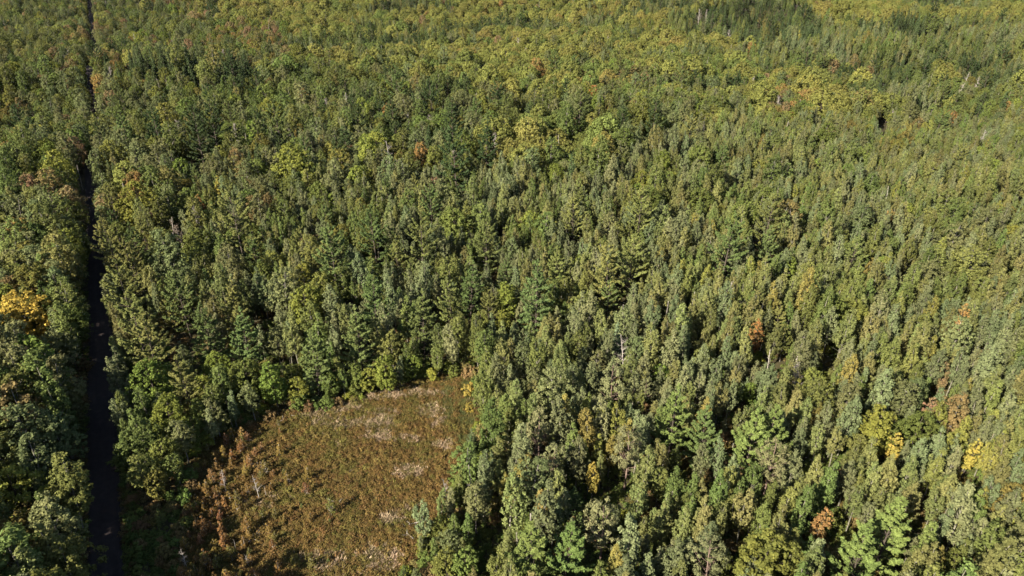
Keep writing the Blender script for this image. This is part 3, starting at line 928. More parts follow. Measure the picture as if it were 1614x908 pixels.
# ---- the woods
W = {
    'left_low': [('birch_tree', 'birch_grey', 30), ('birch_tree', 'birch_green', 16), ('maple_tree', 'maple_olive', 16), ('maple_tree', 'maple_green', 12), ('maple_tree', 'maple_lime', 8),
                 ('birch_tree', 'birch_bronze', 6), ('pine_tree', 'pine_green', 4), ('aspen_tree', 'aspen_grey', 12), ('maple_tree', 'maple_rust', 1)],
    'left_high': [('birch_tree', 'birch_grey', 22), ('birch_tree', 'birch_green', 24), ('maple_tree', 'maple_green', 16), ('maple_tree', 'maple_olive', 14), ('maple_tree', 'maple_orange', 1.5),
                  ('maple_tree', 'maple_yellow', .4), ('maple_tree', 'maple_rust', 3), ('pine_tree', 'pine_dark', 6), ('pine_tree', 'pine_green', 5), ('birch_tree', 'birch_bronze', 6), ('dead_tree', 'twig_grey', .7)],
    'roadside': [('pine_tree', 'pine_olive', 20), ('pine_tree', 'pine_green', 12), ('birch_tree', 'birch_grey', 16), ('maple_tree', 'maple_lime', 10), ('maple_tree', 'maple_olive', 12), ('aspen_tree', 'aspen_grey', 24)],
    'belt': [('pine_tree', 'pine_green', 22), ('pine_tree', 'pine_olive', 14), ('aspen_tree', 'aspen_grey', 30), ('aspen_tree', 'aspen_green', 22), ('birch_tree', 'birch_green', 12), ('maple_tree', 'maple_green', 8), ('aspen_tree', 'aspen_olive', 14)],
    'edge': [('maple_tree', 'maple_lime', 12), ('maple_tree', 'maple_green', 24), ('birch_tree', 'birch_grey', 8), ('aspen_tree', 'aspen_green', 16), ('bush', 'shrub_lime', 8), ('bush', 'shrub_green', 14)],
    'mid': [('aspen_tree', 'aspen_grey', 44), ('aspen_tree', 'aspen_olive', 38), ('aspen_tree', 'aspen_green', 18), ('birch_tree', 'birch_green', 14), ('birch_tree', 'birch_grey', 14), ('pine_tree', 'pine_green', 9), ('pine_tree', 'pine_olive', 4), ('maple_tree', 'maple_green', 6), ('maple_tree', 'maple_lime', 4),
            ('birch_tree', 'birch_bronze', 3), ('maple_tree', 'maple_olive', 3), ('spruce_tree', 'spruce', 2), ('dead_tree', 'twig_grey', 1)],
    'aspens': [('aspen_tree', 'aspen_olive', 110), ('aspen_tree', 'aspen_grey', 36), ('aspen_tree', 'aspen_gold', 16), ('aspen_tree', 'aspen_green', 22), ('birch_tree', 'birch_green', 7), ('birch_tree', 'birch_grey', 8), ('maple_tree', 'maple_olive', 5), ('maple_tree', 'maple_lime', 3),
               ('maple_tree', 'maple_green', 5), ('pine_tree', 'pine_olive', 4), ('dead_tree', 'twig_grey', .3), ('pine_tree', 'pine_green', 1)],
    'right_near': [('aspen_tree', 'aspen_olive', 90), ('aspen_tree', 'aspen_grey', 40), ('aspen_tree', 'aspen_gold', 12), ('aspen_tree', 'aspen_green', 20), ('jack_pine_tree', 'jack_pine', 4), ('pine_tree', 'pine_green', 2), ('pine_tree', 'pine_olive', 1.5),
                   ('birch_tree', 'birch_grey', 6), ('birch_tree', 'birch_green', 4), ('maple_tree', 'maple_green', 3), ('maple_tree', 'maple_lime', 1.5), ('maple_tree', 'maple_olive', 3), ('dead_tree', 'twig_grey', .4)],
    'mixed': [('birch_tree', 'birch_grey', 22), ('birch_tree', 'birch_green', 24), ('pine_tree', 'pine_green', 12), ('pine_tree', 'pine_dark', 9), ('maple_tree', 'maple_green', 16), ('maple_tree', 'maple_olive', 12),
              ('spruce_tree', 'spruce', 12), ('maple_tree', 'maple_orange', .8), ('maple_tree', 'maple_rust', .7), ('birch_tree', 'birch_bronze', 6), ('dead_tree', 'twig_grey', 1), ('aspen_tree', 'aspen_grey', 10)],
    'oaks': [('oak_tree', 'oak_olive', 60), ('oak_tree', 'oak_green', 18), ('oak_tree', 'oak_gold', 8), ('maple_tree', 'maple_green', 5), ('birch_tree', 'birch_green', 5), ('maple_tree', 'maple_rust', .8), ('maple_tree', 'maple_orange', .6), ('dead_tree', 'twig_grey', .5), ('pine_tree', 'pine_green', 1)],
    'conifers': [('spruce_tree', 'spruce', 40), ('pine_tree', 'pine_dark', 26), ('pine_tree', 'pine_green', 14), ('birch_tree', 'birch_green', 14), ('aspen_tree', 'aspen_green', 20)],
    'far_left': [('birch_tree', 'birch_grey', 30), ('birch_tree', 'birch_green', 30), ('maple_tree', 'maple_green', 18), ('oak_tree', 'oak_olive', 16), ('maple_tree', 'maple_rust', 4), ('maple_tree', 'maple_orange', 2),
                 ('pine_tree', 'pine_dark', 5), ('birch_tree', 'birch_bronze', 6), ('spruce_tree', 'spruce', 5), ('dead_tree', 'twig_grey', .7)],
    'rusty': [('maple_tree', 'maple_rust', 16), ('maple_tree', 'maple_orange', 6), ('birch_tree', 'birch_green', 22), ('maple_tree', 'maple_olive', 24), ('oak_tree', 'oak_gold', 5), ('dead_tree', 'twig_grey', 2)],
    'spruces': [('spruce_tree', 'spruce', 70), ('pine_tree', 'pine_dark', 8), ('birch_tree', 'birch_green', 10)],
    'dark_aspens': [('aspen_tree', 'aspen_green', 60), ('aspen_tree', 'aspen_grey', 40), ('spruce_tree', 'spruce', 12)],
    'right_high': [('oak_tree', 'oak_olive', 26), ('birch_tree', 'birch_green', 18), ('birch_tree', 'birch_grey', 10), ('maple_tree', 'maple_green', 12), ('aspen_tree', 'aspen_olive', 26), ('oak_tree', 'oak_gold', 5), ('maple_tree', 'maple_orange', 2),
                   ('birch_tree', 'birch_bronze', 5), ('dead_tree', 'twig_grey', .5)],
}
BLOBS = [  # patches of their own: (px, py, half width, half height, wood)
    (1225, 62, 60, 16, 'spruces'), (1420, 45, 70, 12, 'spruces'), (1330, 62, 110, 9, 'dark_aspens'), (1330, 85, 130, 16, 'dark_aspens'), (1545, 70, 70, 14, 'dark_aspens'),
    (330, 118, 70, 20, 'spruces'), (270, 105, 70, 12, 'spruces'), (1440, 160, 40, 22, 'dark_aspens'), (1545, 160, 40, 40, 'mixed'), (110, 50, 55, 22, 'rusty'), (30, 38, 35, 12, 'rusty'),
    (250, 75, 70, 12, 'rusty'), (400, 60, 60, 22, 'rusty'), (480, 92, 60, 10, 'rusty'), (640, 240, 45, 14, 'rusty'), (215, 310, 50, 24, 'rusty'), (1240, 160, 30, 30, 'rusty'), (1310, 90, 40, 22, 'oaks'),
    (1260, 150, 90, 36, 'oaks'), (400, 95, 130, 10, 'mixed'), (860, 225, 120, 40, 'oaks'), (1040, 10, 60, 5, 'spruces'), (560, 150, 90, 40, 'mixed'),
]


HOLES = [(1215, 78, 70, 5), (1440, 68, 70, 4), (1345, 101, 100, 4), (1500, 190, 70, 7), (1590, 325, 26, 12), (1135, 268, 16, 7), (1220, 592, 20, 22), (955, 790, 36, 24), (1290, 745, 30, 18), (1010, 672, 16, 12), (775, 690, 16, 18),
         (1310, 860, 28, 36), (1560, 565, 26, 14), (1525, 765, 34, 14), (1070, 760, 26, 16), (1175, 640, 18, 14), (1300, 570, 14, 22), (860, 675, 16, 10), (790, 385, 12, 14), (690, 510, 12, 22), (420, 520, 16, 18), (700, 400, 12, 16), (560, 430, 14, 10),
         (1180, 355, 14, 12), (1390, 205, 12, 16), (1290, 230, 14, 8), (1350, 270, 14, 10), (1430, 440, 14, 16), (1240, 460, 12, 12), (560, 500, 12, 12), (290, 430, 18, 14), (320, 575, 16, 20), (265, 545, 20, 14), (650, 400, 12, 14), (1150, 880, 30, 26), (770, 850, 20, 30),
         (60, 570, 30, 14), (300, 265, 26, 10), (345, 230, 16, 8), (640, 210, 20, 7), (30, 650, 24, 20), (1400, 745, 16, 12), (1260, 800, 14, 20), (1030, 800, 14, 14), (880, 640, 12, 10), (1130, 690, 14, 14), (1480, 545, 12, 12), (1590, 440, 14, 12)]


def wood_at(px, py, x, y):
    if road_offset(x, y) < 0:
        return 'left_low' if py > 330 else ('left_high' if py > 90 else 'far_left')
    n = float(noise(x, y, 30.0, 21)) - .5
    gx_, gy_, _ = project(x, y, float(terrain(x, y)) + 4.0)
    for bx, by, bw, bh in HOLES:
        g_ = 1.5 if by > 440 else 1.2
        if ((gx_ - bx) / (bw * g_)) ** 2 + ((gy_ - by) / (bh * g_)) ** 2 < 1:
            return 'hole'
    for bx, by, bw, bh, w in BLOBS:
        if ((px - bx) / bw) ** 2 + ((py - by) / bh) ** 2 < 1 + n * .8:
            return w
    e = py + n * 60
    if px < 300 and py > 340:
        return 'roadside'
    if px < 760 and py > 545:
        return 'edge'
    if px < 780 and e > 390:
        return 'belt'
    if px >= 780 and e > 560 and px < 1300:
        return 'right_near'
    if px >= 760 and e > 300 - (px - 760) * .28 and e > 178:
        return 'aspens'
    if e > 262 and px > 280:
        return 'mid'
    big = float(noise(x * .5, y, 60.0, 91)) * .7 + float(noise(x * .7, y, 26.0, 92)) * .3
    if e > 112:
        if px < 1050:
            return 'mixed' if big > .36 else 'oaks'
        return 'right_high' if big < .6 else ('oaks' if big < .70 else 'conifers')
    if px < 340:
        return 'far_left' if big < .66 else 'mixed'
    return 'oaks' if big < .57 else ('dark_aspens' if big < .62 else 'conifers')


PATCH = {'aspen_tree': ['aspen_green', 'aspen_grey', 'aspen_olive', 'aspen_grey', 'aspen_green', 'aspen_olive', 'aspen_grey', 'aspen_gold'], 'oak_tree': ['oak_green', 'oak_olive', 'oak_olive', 'oak_gold'], 'birch_tree': ['birch_green', 'birch_grey', 'birch_green', 'birch_grey', 'birch_bronze'],
         'maple_tree': ['maple_green', 'maple_lime', 'maple_green', 'maple_olive']}
PACK = {'aspen_tree': .85, 'birch_tree': .70, 'maple_tree': .70, 'oak_tree': .74, 'pine_tree': .72, 'spruce_tree': .78, 'jack_pine_tree': .8, 'dead_tree': .6, 'bush': .7}
CUM = {k: (np.cumsum([w[2] for w in v]) / sum(w[2] for w in v)) for k, v in W.items()}
for (ymin, ymax, count) in [(25, 130, 30000), (130, 230, 46000), (230, 400, 62000), (400, 640, 56000), (640, 900, 34000), (900, 1150, 24000)]:
    hw0, hw1 = ymin * .86 + 70, ymax * .86 + 70
    yy = ymin + (ymax - ymin) * rng.uniform(0, 1, count)
    xx = rng.uniform(-1, 1, count) * (yy * .86 + 70)
    tz = terrain(xx, yy)
    ppx, ppy, fw = project(xx, yy, tz + 8.0)
    ro = road_offset(xx, yy)
    dc = clearing_depth(xx, yy)
    iv = inside(xx, yy, VERGE)
    dens = noise(xx, yy, 16.0, 31)
    gap = noise(xx, yy, 7.5, 44)
    csc = 17.0 if ymax < 300 else 34.0
    clone = noise(xx, yy, csc, 77) * .65 + noise(xx, yy, csc * 2.6, 78) * .35
    for i in range(count):
        if abs(ro[i]) < 2.6 or dc[i] > -.6 or ppx[i] < -420 or ppx[i] > 1800:
            continue
        x, y = float(xx[i]), float(yy[i])
        w = wood_at(ppx[i], ppy[i], x, y)
        if w == 'hole':
            continue
        k = int(np.searchsorted(CUM[w], rng.uniform()))
        sp, tint, _ = W[w][k]
        if sp in PATCH and tint in PATCH[sp] and rng.uniform() < .72:      # neighbours of one kind tend to share a colour
            T_ = PATCH[sp]
            tint = T_[min(len(T_) - 1, int(np.clip((clone[i] - .5) * 1.5 + .5, 0, .999) * len(T_)))]
        fm = int(rng.integers(0, 3 if sp == 'maple_tree' else len(FORMS[sp])))
        s = float(np.clip(rng.normal(1.0, .21), .55, 1.5)) * (.84 + .32 * float(dens[i]))
        if w == 'dark_aspens' or w == 'spruces':
            s *= 1.38
        if w == 'left_low' and ro[i] > -22:
            s = max(s, 1.05) * (1.28 if y < 135 else 1.1)
        if w == 'edge':
            s *= .68
        if w in ('aspens', 'right_near', 'mid'):
            s *= .9
        if y > 420:
            s *= .9
        r = FORMS[sp][fm][2] * s
        if iv[i]:
            continue
        if (ro[i] < 0 and -ro[i] < (2.8 if y < 170 else 2.2) + .45 * r) or (ro[i] > 0 and ro[i] < (3.2 if y < 170 else 2.4) + .58 * r) or dc[i] > -.5 * r - .3:
            continue
        if w in ('aspens', 'right_near', 'mid') and gap[i] > .76 and rng.uniform() < .85:
            continue
        if blocked(x, y, r, .47 if (-18 < ro[i] < 0 and y < 190) else PACK[sp]):
            continue
        add(sp, tint, fm, x, y, s)['zone'] = w
# bushes and low growth under and between the near trees, and along the edges
for i in range(16000):
    y = rng.uniform(45, 190)
    x = rng.uniform(-1, 1) * (y * .86 + 30)
    ro, dc = float(road_offset(x, y)), float(clearing_depth(x, y)[0])
    if abs(ro) < 2.9 or dc > .4:
        continue
    edge = dc > -4.0
    if not edge and rng.uniform() > (.6 if inside(x, y, VERGE) else .18):
        continue
    iv = bool(inside(x, y, VERGE))
    if blocked(x, y, .9, .55 if not edge else .36):
        continue
    tint = ['shrub_green', 'shrub_green', 'shrub_lime', 'shrub_bronze'][int(rng.integers(0, 4))]
    if iv:
        tint = ['shrub_green', 'shrub_bronze'][int(rng.integers(0, 2))]
    add('bush', tint, int(rng.integers(0, 3)), x, y, rng.uniform(.35, .7) if iv else rng.uniform(.45, 1.0))['zone'] = 'verge' if iv else ('edge' if edge else 'under')

# ------------------------------------------------------------------ individuals and masses
for t in TREES:
    t['z'] = float(terrain(t['x'], t['y']))
    h = FORMS[t['sp']][t['form']][1] * t['s']
    t['h'] = h
    px, py, fw = project(t['x'], t['y'], t['z'] + h * .68)
    t['px'], t['py'] = px, py
    t['size'] = FPX * 2 * t['r'] / max(fw, 1.0)
    t['in'] = -t['size'] * .3 < px < 1614 + t['size'] * .3 and -4 < py < 908 + t['size'] * .5 and fw > 5

TINT_WORD = {
    'aspen_olive': 'olive green', 'aspen_grey': 'grey green', 'aspen_gold': 'gold tinged', 'aspen_green': 'deep green', 'birch_grey': 'pale grey green', 'birch_green': 'soft green', 'birch_bronze': 'bronze tinged',
    'maple_green': 'green', 'maple_lime': 'yellow green', 'maple_olive': 'olive', 'maple_yellow': 'yellow', 'maple_amber': 'bright yellow', 'maple_orange': 'orange', 'maple_red': 'red', 'maple_rust': 'russet', 'oak_olive': 'olive yellow',
    'oak_gold': 'golden', 'oak_green': 'green', 'pine_bright': 'bright green', 'shrub_gold': 'golden', 'pine_green': 'green', 'pine_olive': 'olive', 'pine_blue': 'blue green', 'pine_dark': 'dark green', 'jack_pine': 'brownish', 'spruce': 'dark', 'spruce_blue': 'pale blue',
    'twig_grey': 'grey', 'twig_tan': 'tan', 'larch_gold': 'golden brown', 'larch_rust': 'rust orange', 'larch_green': 'yellow green', 'shrub_green': 'green', 'shrub_lime': 'yellow green', 'shrub_bronze': 'bronze'}
NOUN = {'aspen_tree': 'aspen', 'birch_tree': 'birch', 'maple_tree': 'maple', 'oak_tree': 'oak', 'pine_tree': 'pine', 'spruce_tree': 'spruce', 'jack_pine_tree': 'open pine', 'dead_tree': 'leafless tree', 'larch_sapling': 'sapling', 'bush': 'bush'}
SHAPE = {('aspen_tree', 0): 'pointed', ('aspen_tree', 1): 'narrow', ('aspen_tree', 2): 'full', ('aspen_tree', 3): 'ragged', ('aspen_tree', 4): 'high crowned', ('birch_tree', 0): 'oval', ('birch_tree', 1): 'broad', ('birch_tree', 2): 'tall',
         ('maple_tree', 0): 'rounded', ('maple_tree', 1): 'broad', ('maple_tree', 2): 'compact', ('maple_tree', 3): 'slender', ('oak_tree', 0): 'domed', ('oak_tree', 1): 'wide', ('oak_tree', 2): 'rounded', ('pine_tree', 0): 'feathery', ('pine_tree', 1): 'conical',
         ('pine_tree', 2): 'gappy', ('pine_tree', 3): 'young', ('spruce_tree', 0): 'slim', ('spruce_tree', 1): 'short', ('jack_pine_tree', 0): 'tall', ('jack_pine_tree', 1): 'flat topped', ('dead_tree', 0): 'bare', ('dead_tree', 1): 'branched',
         ('dead_tree', 2): 'stubby', ('dead_tree', 3): 'twiggy', ('larch_sapling', 0): 'pointed', ('larch_sapling', 1): 'bushy', ('larch_sapling', 2): 'thin', ('bush', 0): 'spreading', ('bush', 1): 'low', ('bush', 2): 'upright'}
LAND = [t for t in TREES if t['label'] and t['sp'] != 'larch_sapling']
LXY = np.array([[t['x'], t['y']] for t in LAND])
SHORT = {}
for t in LAND:       # short names for landmarks: the head of the label before its place
    w = t['label']
    for cut in (' standing', ' leaning', ' among', ' at ', ' with', ' alone', ' in ', ' between', ' beside', ' behind', ' near', ' left of', ' rising', ' right of', ' above', ' below', ' deep', ' over', ' bulging', ' on ', ' reaching', ' before', ' just', ' second', ' bending', ' catching', ' of '):
        if cut in w:
            w = w.split(cut)[0]
    SHORT[id(t)] = w


def compass(dx, dy, view):
    """Where (dx, dy) lies seen along the view direction: behind, before, left or right."""
    f = dx * view[0] + dy * view[1]
    r = dx * view[1] - dy * view[0]
    if abs(f) > abs(r):
        return 'behind' if f > 0 else 'in front of'
    return 'right of' if r > 0 else 'left of'


def place_words(t):
    v = np.array([t['x'], t['y']])
    view = v / np.linalg.norm(v)
    d = np.hypot(LXY[:, 0] - t['x'], LXY[:, 1] - t['y'])
    d[[i for i, q in enumerate(LAND) if q is t]] = 1e9
    k = int(np.argmin(d))
    if d[k] < 4.0 + 4 * t['r']:
        c = compass(t['x'] - LAND[k]['x'], t['y'] - LAND[k]['y'], view)
        return c + ' the ' + SHORT[id(LAND[k])]
    dc = float(clearing_depth(t['x'], t['y'])[0])
    if dc > 0:
        return 'in the brown bog, ' + ('upper' if t['py'] < 730 else 'lower' if t['py'] > 830 else 'middle') + ' part ' + ('near the shaded strip' if t['px'] < 345 else 'away from the edge')
    ro = float(road_offset(t['x'], t['y']))
    if abs(ro) < 11:
        seg = ['at the bottom', 'below the middle', 'above the middle', 'far along', 'farthest off'][int(np.clip((908 - t['py']) // 180, 0, 4))]
        return ('on the left' if ro < 0 else 'on the right') + ' verge of the dirt road ' + seg
    if dc > -7:
        side = 'right' if t['px'] > 690 else ('upper' if t['py'] < 690 else 'left')
        return 'at the %s edge of the brown clearing, row %s' % (side, 'upper' if t['py'] < 660 else 'middle' if t['py'] < 800 else 'lower')
    col = ['far left', 'left', 'left of centre', 'centre', 'right of centre', 'right', 'far right'][int(np.clip(t['px'] // 231, 0, 6))]
    row = ['top', 'upper', 'upper middle', 'middle', 'lower middle', 'lower', 'bottom'][int(np.clip(t['py'] // 130, 0, 6))]
    return 'in the %s wood, %s' % (row, col)


GROUP = {'aspen_tree': 'aspens of the young stands', 'birch_tree': 'birches of the mixed wood', 'maple_tree': 'maples of the mixed wood', 'oak_tree': 'oaks of the far forest', 'pine_tree': 'pines of the wood', 'spruce_tree': 'spruces of the wood',
         'jack_pine_tree': 'open brown pines right of the clearing', 'dead_tree': 'dead trees of the wood', 'larch_sapling': 'saplings on the bog', 'bush': 'bushes under the trees'}
CAT = {'larch_sapling': 'sapling', 'bush': 'bush', 'dead_tree': 'dead tree'}
LIMIT = 290
by_sp = {}
for t in TREES:
    by_sp.setdefault(t['sp'], []).append(t)
chosen, mass = [], {}
for sp, L in by_sp.items():
    view = sorted([t for t in L if t['in']], key=lambda t: (-1 if t['label'] else 0, -t['size'] * (1 if sp != 'bush' or t.get('zone') in ('edge', 'verge') else .3)))
    chosen += view[:LIMIT]
    keep = set(id(t) for t in view[:LIMIT])
    mass[sp] = [t for t in L if id(t) not in keep]

def base_label(t):
    sz = 'small ' if t['s'] < .8 else ('tall ' if t['s'] > 1.12 else '')
    return '%s%s %s %s %s' % (sz, SHAPE[(t['sp'], t['form'])], TINT_WORD[t['tint']], NOUN[t['sp']], place_words(t))


def short_name(t):
    return TINT_WORD[t['tint']] + ' ' + NOUN[t['sp']]


# give every tree its own words: first what it is and where, then what it stands next to, where two would still read alike
for t in chosen:
    t['own'] = bool(t['label'])
    t['label'] = t['label'] or base_label(t)
CXY = np.array([[t['x'], t['y']] for t in chosen])
for rnd in range(8):
    seen = {}
    for i, t in enumerate(chosen):
        seen.setdefault(t['label'], []).append(i)
    for lab, ids in seen.items():
        if len(ids) < 2:
            continue
        for i in ids[(1 if rnd > 3 else 0):]:
            t = chosen[i]
            if t['own']:
                continue
            view = np.array([t['x'], t['y']]) / math.hypot(t['x'], t['y'])
            if rnd < 5:
                d = np.hypot(CXY[:, 0] - t['x'], CXY[:, 1] - t['y'])
                near = [k for k in np.argsort(d)[1:24] if d[k] < 24 and (chosen[k]['sp'], chosen[k]['tint']) != (t['sp'], t['tint'])]
                if len(near) > rnd:
                    q = chosen[near[rnd]]
                    nm = short_name(q)
                    t['label'] = base_label(t) + ', ' + compass(t['x'] - q['x'], t['y'] - q['y'], view) + (' an ' if nm[0] in 'aeiou' else ' a ') + nm
                    continue
            d = np.hypot(LXY[:, 0] - t['x'], LXY[:, 1] - t['y'])
            q = LAND[int(np.argsort(d)[min(rnd, 7) % 4])]
            if np.sort(d)[min(rnd, 7) % 4] > 35:
                continue
            t['label'] = base_label(t) + ', ' + compass(t['x'] - q['x'], t['y'] - q['y'], view) + ' the ' + SHORT[id(q)]
for t in chosen:
    w = t['label'].split()
    if len(w) > 16:
        w = [a for a in w if a not in ('the', 'a', 'an')]
    t['label'] = ' '.join(w[:16])

PROTO = {}
for t in chosen:
    sp, tint, fm = t['sp'], t['tint'], t['form']
    small = t['size'] < 15 and not t['label']
    key = (sp, tint, fm, small)
    if key not in PROTO:
        if small:
            root, kids = bpy.data.objects.new(sp, form_mesh(sp, tint, fm, 'whole')), []
        else:
            root = bpy.data.objects.new(sp, None)
            root.empty_display_size = .5
            kids = [bpy.data.objects.new('trunk', form_mesh(sp, tint, fm, 'trunk'))]
            cm = form_mesh(sp, tint, fm, 'crown')
            if cm:
                kids.append(bpy.data.objects.new('twigs' if sp == 'dead_tree' else 'crown', cm))
                if sp == 'dead_tree':
                    kids[-1]['kind'] = 'stuff'
        PROTO[key] = (root, kids)
    root, kids = PROTO[key]
    o = root.copy()
    COL.objects.link(o)
    o.location = (t['x'], t['y'], t['z'])
    o.rotation_euler = (*t['tilt'], t['rz'])
    o.scale = (t['s'],) * 3
    for kd in kids:
        c = kd.copy()
        COL.objects.link(c)
        c.parent = o
    o['label'] = t['label']
    o['category'] = CAT.get(sp, 'tree')
    o['group'] = GROUP[sp]

# ---- the rest of each kind: one object each, its plants set out by geometry nodes on a cloud of points
STORE = {}


def scatter(name, rows, protos, label):
    """rows: x, y, z, scale, rot(x, y, z), index of the prototype."""
    me = bpy.data.meshes.new(name)
    me.vertices.add(len(rows))
    A = np.array(rows, float)
    me.vertices.foreach_set('co', A[:, :3].astype(np.float32).ravel())
    a = me.attributes.new('scl', 'FLOAT', 'POINT')
    a.data.foreach_set('value', A[:, 3].astype(np.float32))
    a = me.attributes.new('rot', 'FLOAT_VECTOR', 'POINT')
    a.data.foreach_set('vector', A[:, 4:7].astype(np.float32).ravel())
    a = me.attributes.new('pick', 'INT', 'POINT')
    a.data.foreach_set('value', A[:, 7].astype(np.int32))
    o = bpy.data.objects.new(name, me)
    COL.objects.link(o)
    col = bpy.data.collections.new(name + '_forms')
    for k, m in enumerate(protos):
        col.objects.link(bpy.data.objects.new('%s_form_%02d' % (name, k), m))
    ng = bpy.data.node_groups.new(name, 'GeometryNodeTree')
    ng.interface.new_socket('Geometry', in_out='INPUT', socket_type='NodeSocketGeometry')
    ng.interface.new_socket('Geometry', in_out='OUTPUT', socket_type='NodeSocketGeometry')
    N, L = ng.nodes, ng.links
    gi, go = N.new('NodeGroupInput'), N.new('NodeGroupOutput')
    ci = N.new('GeometryNodeCollectionInfo')
    ci.inputs['Collection'].default_value = col
    ci.inputs['Separate Children'].default_value = True
    ci.inputs['Reset Children'].default_value = True
    ip = N.new('GeometryNodeInstanceOnPoints')
    ip.inputs['Pick Instance'].default_value = True

    def attr(nm, ty):
        n = N.new('GeometryNodeInputNamedAttribute')
        n.data_type = ty
        n.inputs['Name'].default_value = nm
        return n.outputs['Attribute']

    e2r = N.new('FunctionNodeEulerToRotation')
    L.new(attr('rot', 'FLOAT_VECTOR'), e2r.inputs[0])
    L.new(gi.outputs[0], ip.inputs['Points'])
    L.new(ci.outputs[0], ip.inputs['Instance'])
    L.new(attr('pick', 'INT'), ip.inputs['Instance Index'])
    L.new(e2r.outputs[0], ip.inputs['Rotation'])
    L.new(attr('scl', 'FLOAT'), ip.inputs['Scale'])
    L.new(ip.outputs[0], go.inputs[0])
    md = o.modifiers.new('scatter', 'NODES')
    md.node_group = ng
    o['kind'] = 'stuff'
    o['label'] = label
    return o


MASS_NAME = {'aspen_tree': ('aspen_woodland', 'dense olive green mass of slender aspens filling the right half of the forest'),
             'birch_tree': ('birch_woodland', 'grey green broadleaved mass of the forest towards the horizon'),
             'maple_tree': ('maple_woodland', 'rounded green and autumn coloured crowns spread through the forest'),
             'oak_tree': ('oak_woodland', 'yellow green domed canopy of the far forest'),
             'pine_tree': ('pine_woodland', 'dark feathery conifers scattered through the far forest'),
             'spruce_tree': ('spruce_woodland', 'dark narrow conifers in patches of the far forest'),
             'jack_pine_tree': ('brown_pine_woodland', 'open brownish pines among the aspens'),
             'dead_tree': ('deadwood', 'bare grey trunks scattered through the far forest'),
             'larch_sapling': ('sapling_growth', 'golden saplings outside the picture'),
             'bush': ('undergrowth', 'low bushes in the shade beneath the trees')}
for sp, L in mass.items():
    if not L:
        continue
    keys = sorted(set((t['tint'], t['form']) for t in L))
    ki = {k: i for i, k in enumerate(keys)}
    rows = [(t['x'], t['y'], t['z'], t['s'], t['tilt'][0], t['tilt'][1], t['rz'], ki[(t['tint'], t['form'])]) for t in L]
    scatter(MASS_NAME[sp][0], rows, [form_mesh(sp, k[0], k[1], 'whole') for k in keys], MASS_NAME[sp][1])

# ---- the bog's cover: heath tufts and sedge
HEATH = [tuft(31, .36, .42, 56, .17, .11), tuft(32, .46, .52, 66, .18, .11)]
SEDGE = [tuft(41, .42, .34, 60, .46, .085, True), tuft(42, .52, .40, 70, .55, .085, True)]
tuft_protos, names_ = [], []
for tint in ('heath_brown', 'heath_rust', 'heath_olive'):
    for P in HEATH:
        tuft_protos.append(P.mesh('heath_tuft', False, True, None, LEAF[tint]))
for tint in ('sedge_tan', 'sedge_olive', 'sedge_green'):
    for P in SEDGE:
        tuft_protos.append(P.mesh('sedge_tuft', False, True, None, LEAF[tint]))
TAN = [(585, 622, 60, 12), (520, 642, 60, 10), (678, 648, 26, 17), (612, 652, 22, 12), (640, 618, 60, 8), (560, 668, 90, 9), (700, 700, 20, 14), (620, 690, 60, 9), (640, 745, 30, 14), (615, 815, 30, 16), (600, 880, 50, 30), (660, 620, 60, 7),
       (690, 660, 18, 20), (520, 880, 40, 20), (495, 655, 40, 6)]
GREEN = [(738, 650, 16, 60), (705, 630, 10, 40), (735, 690, 14, 30)]
heath_rows, sedge_rows = [], []
nb = 46000
bx = rng.uniform(x0, x1, nb)
by = rng.uniform(y0, y1, nb)
bd = clearing_depth(bx, by)
px, py, _ = project(bx, by, .3)
n1, n2, n3 = noise(bx, by, 9.0, 61), noise(bx, by, 3.5, 62), noise(bx, by, 1.6, 63)
for i in range(nb):
    if bd[i] < -.8 or px[i] < 180 or py[i] > 960:
        continue
    z = .05 + .35 * float(noise(bx[i], by[i], 3.2, 9)) * min(1, max(0, (bd[i] + 1.5) / 2))
    tan = sum(max(0, 1 - ((px[i] - a) / w) ** 2 - ((py[i] - b) / h) ** 2) for a, b, w, h in TAN)
    grn = sum(max(0, 1 - ((px[i] - a) / w) ** 2 - ((py[i] - b) / h) ** 2) for a, b, w, h in GREEN)
    v = n1[i] * .5 + n2[i] * .3 + n3[i] * .2
    far = np.clip((720 - py[i]) / 120, 0, 1)
    s = float(np.clip(np.exp(rng.normal(-.05, .34)), .5, 2.0))
    rot = (rng.normal() * .1, rng.normal() * .1, rng.uniform(0, 6.28))
    u = rng.uniform()
    if rng.uniform() < np.clip((tan * (.35 + 1.1 * v) - .15) * 1.4 + max(0, v - .56) * 2.0, 0, .75):
        k = 0 + int(rng.integers(0, 2))
        sedge_rows.append((bx[i], by[i], z, s, *rot, k if u < .62 else 2 + k))
    elif grn > .2 and u < .85:
        k = int(rng.integers(0, 2))
        sedge_rows.append((bx[i], by[i], z, s, *rot, 4 + k if u < .55 else 2 + k))
    elif u < .08 + .2 * far:
        k = int(rng.integers(0, 2))
        sedge_rows.append((bx[i], by[i], z, s * .8, *rot, 2 + k))
    else:
        k = int(rng.integers(0, 2))
        q = n2[i] + rng.normal() * .18
        heath_rows.append((bx[i], by[i], z, s, *rot, (4 if q > .62 else 2 if q < .36 else 0) + k))
scatter('heath_cover', heath_rows, tuft_protos[:6], 'low brown and rust bog shrubs covering the clearing')
scatter('sedge_grass', sedge_rows, tuft_protos[6:], 'tan and olive sedge grass in patches on the clearing')

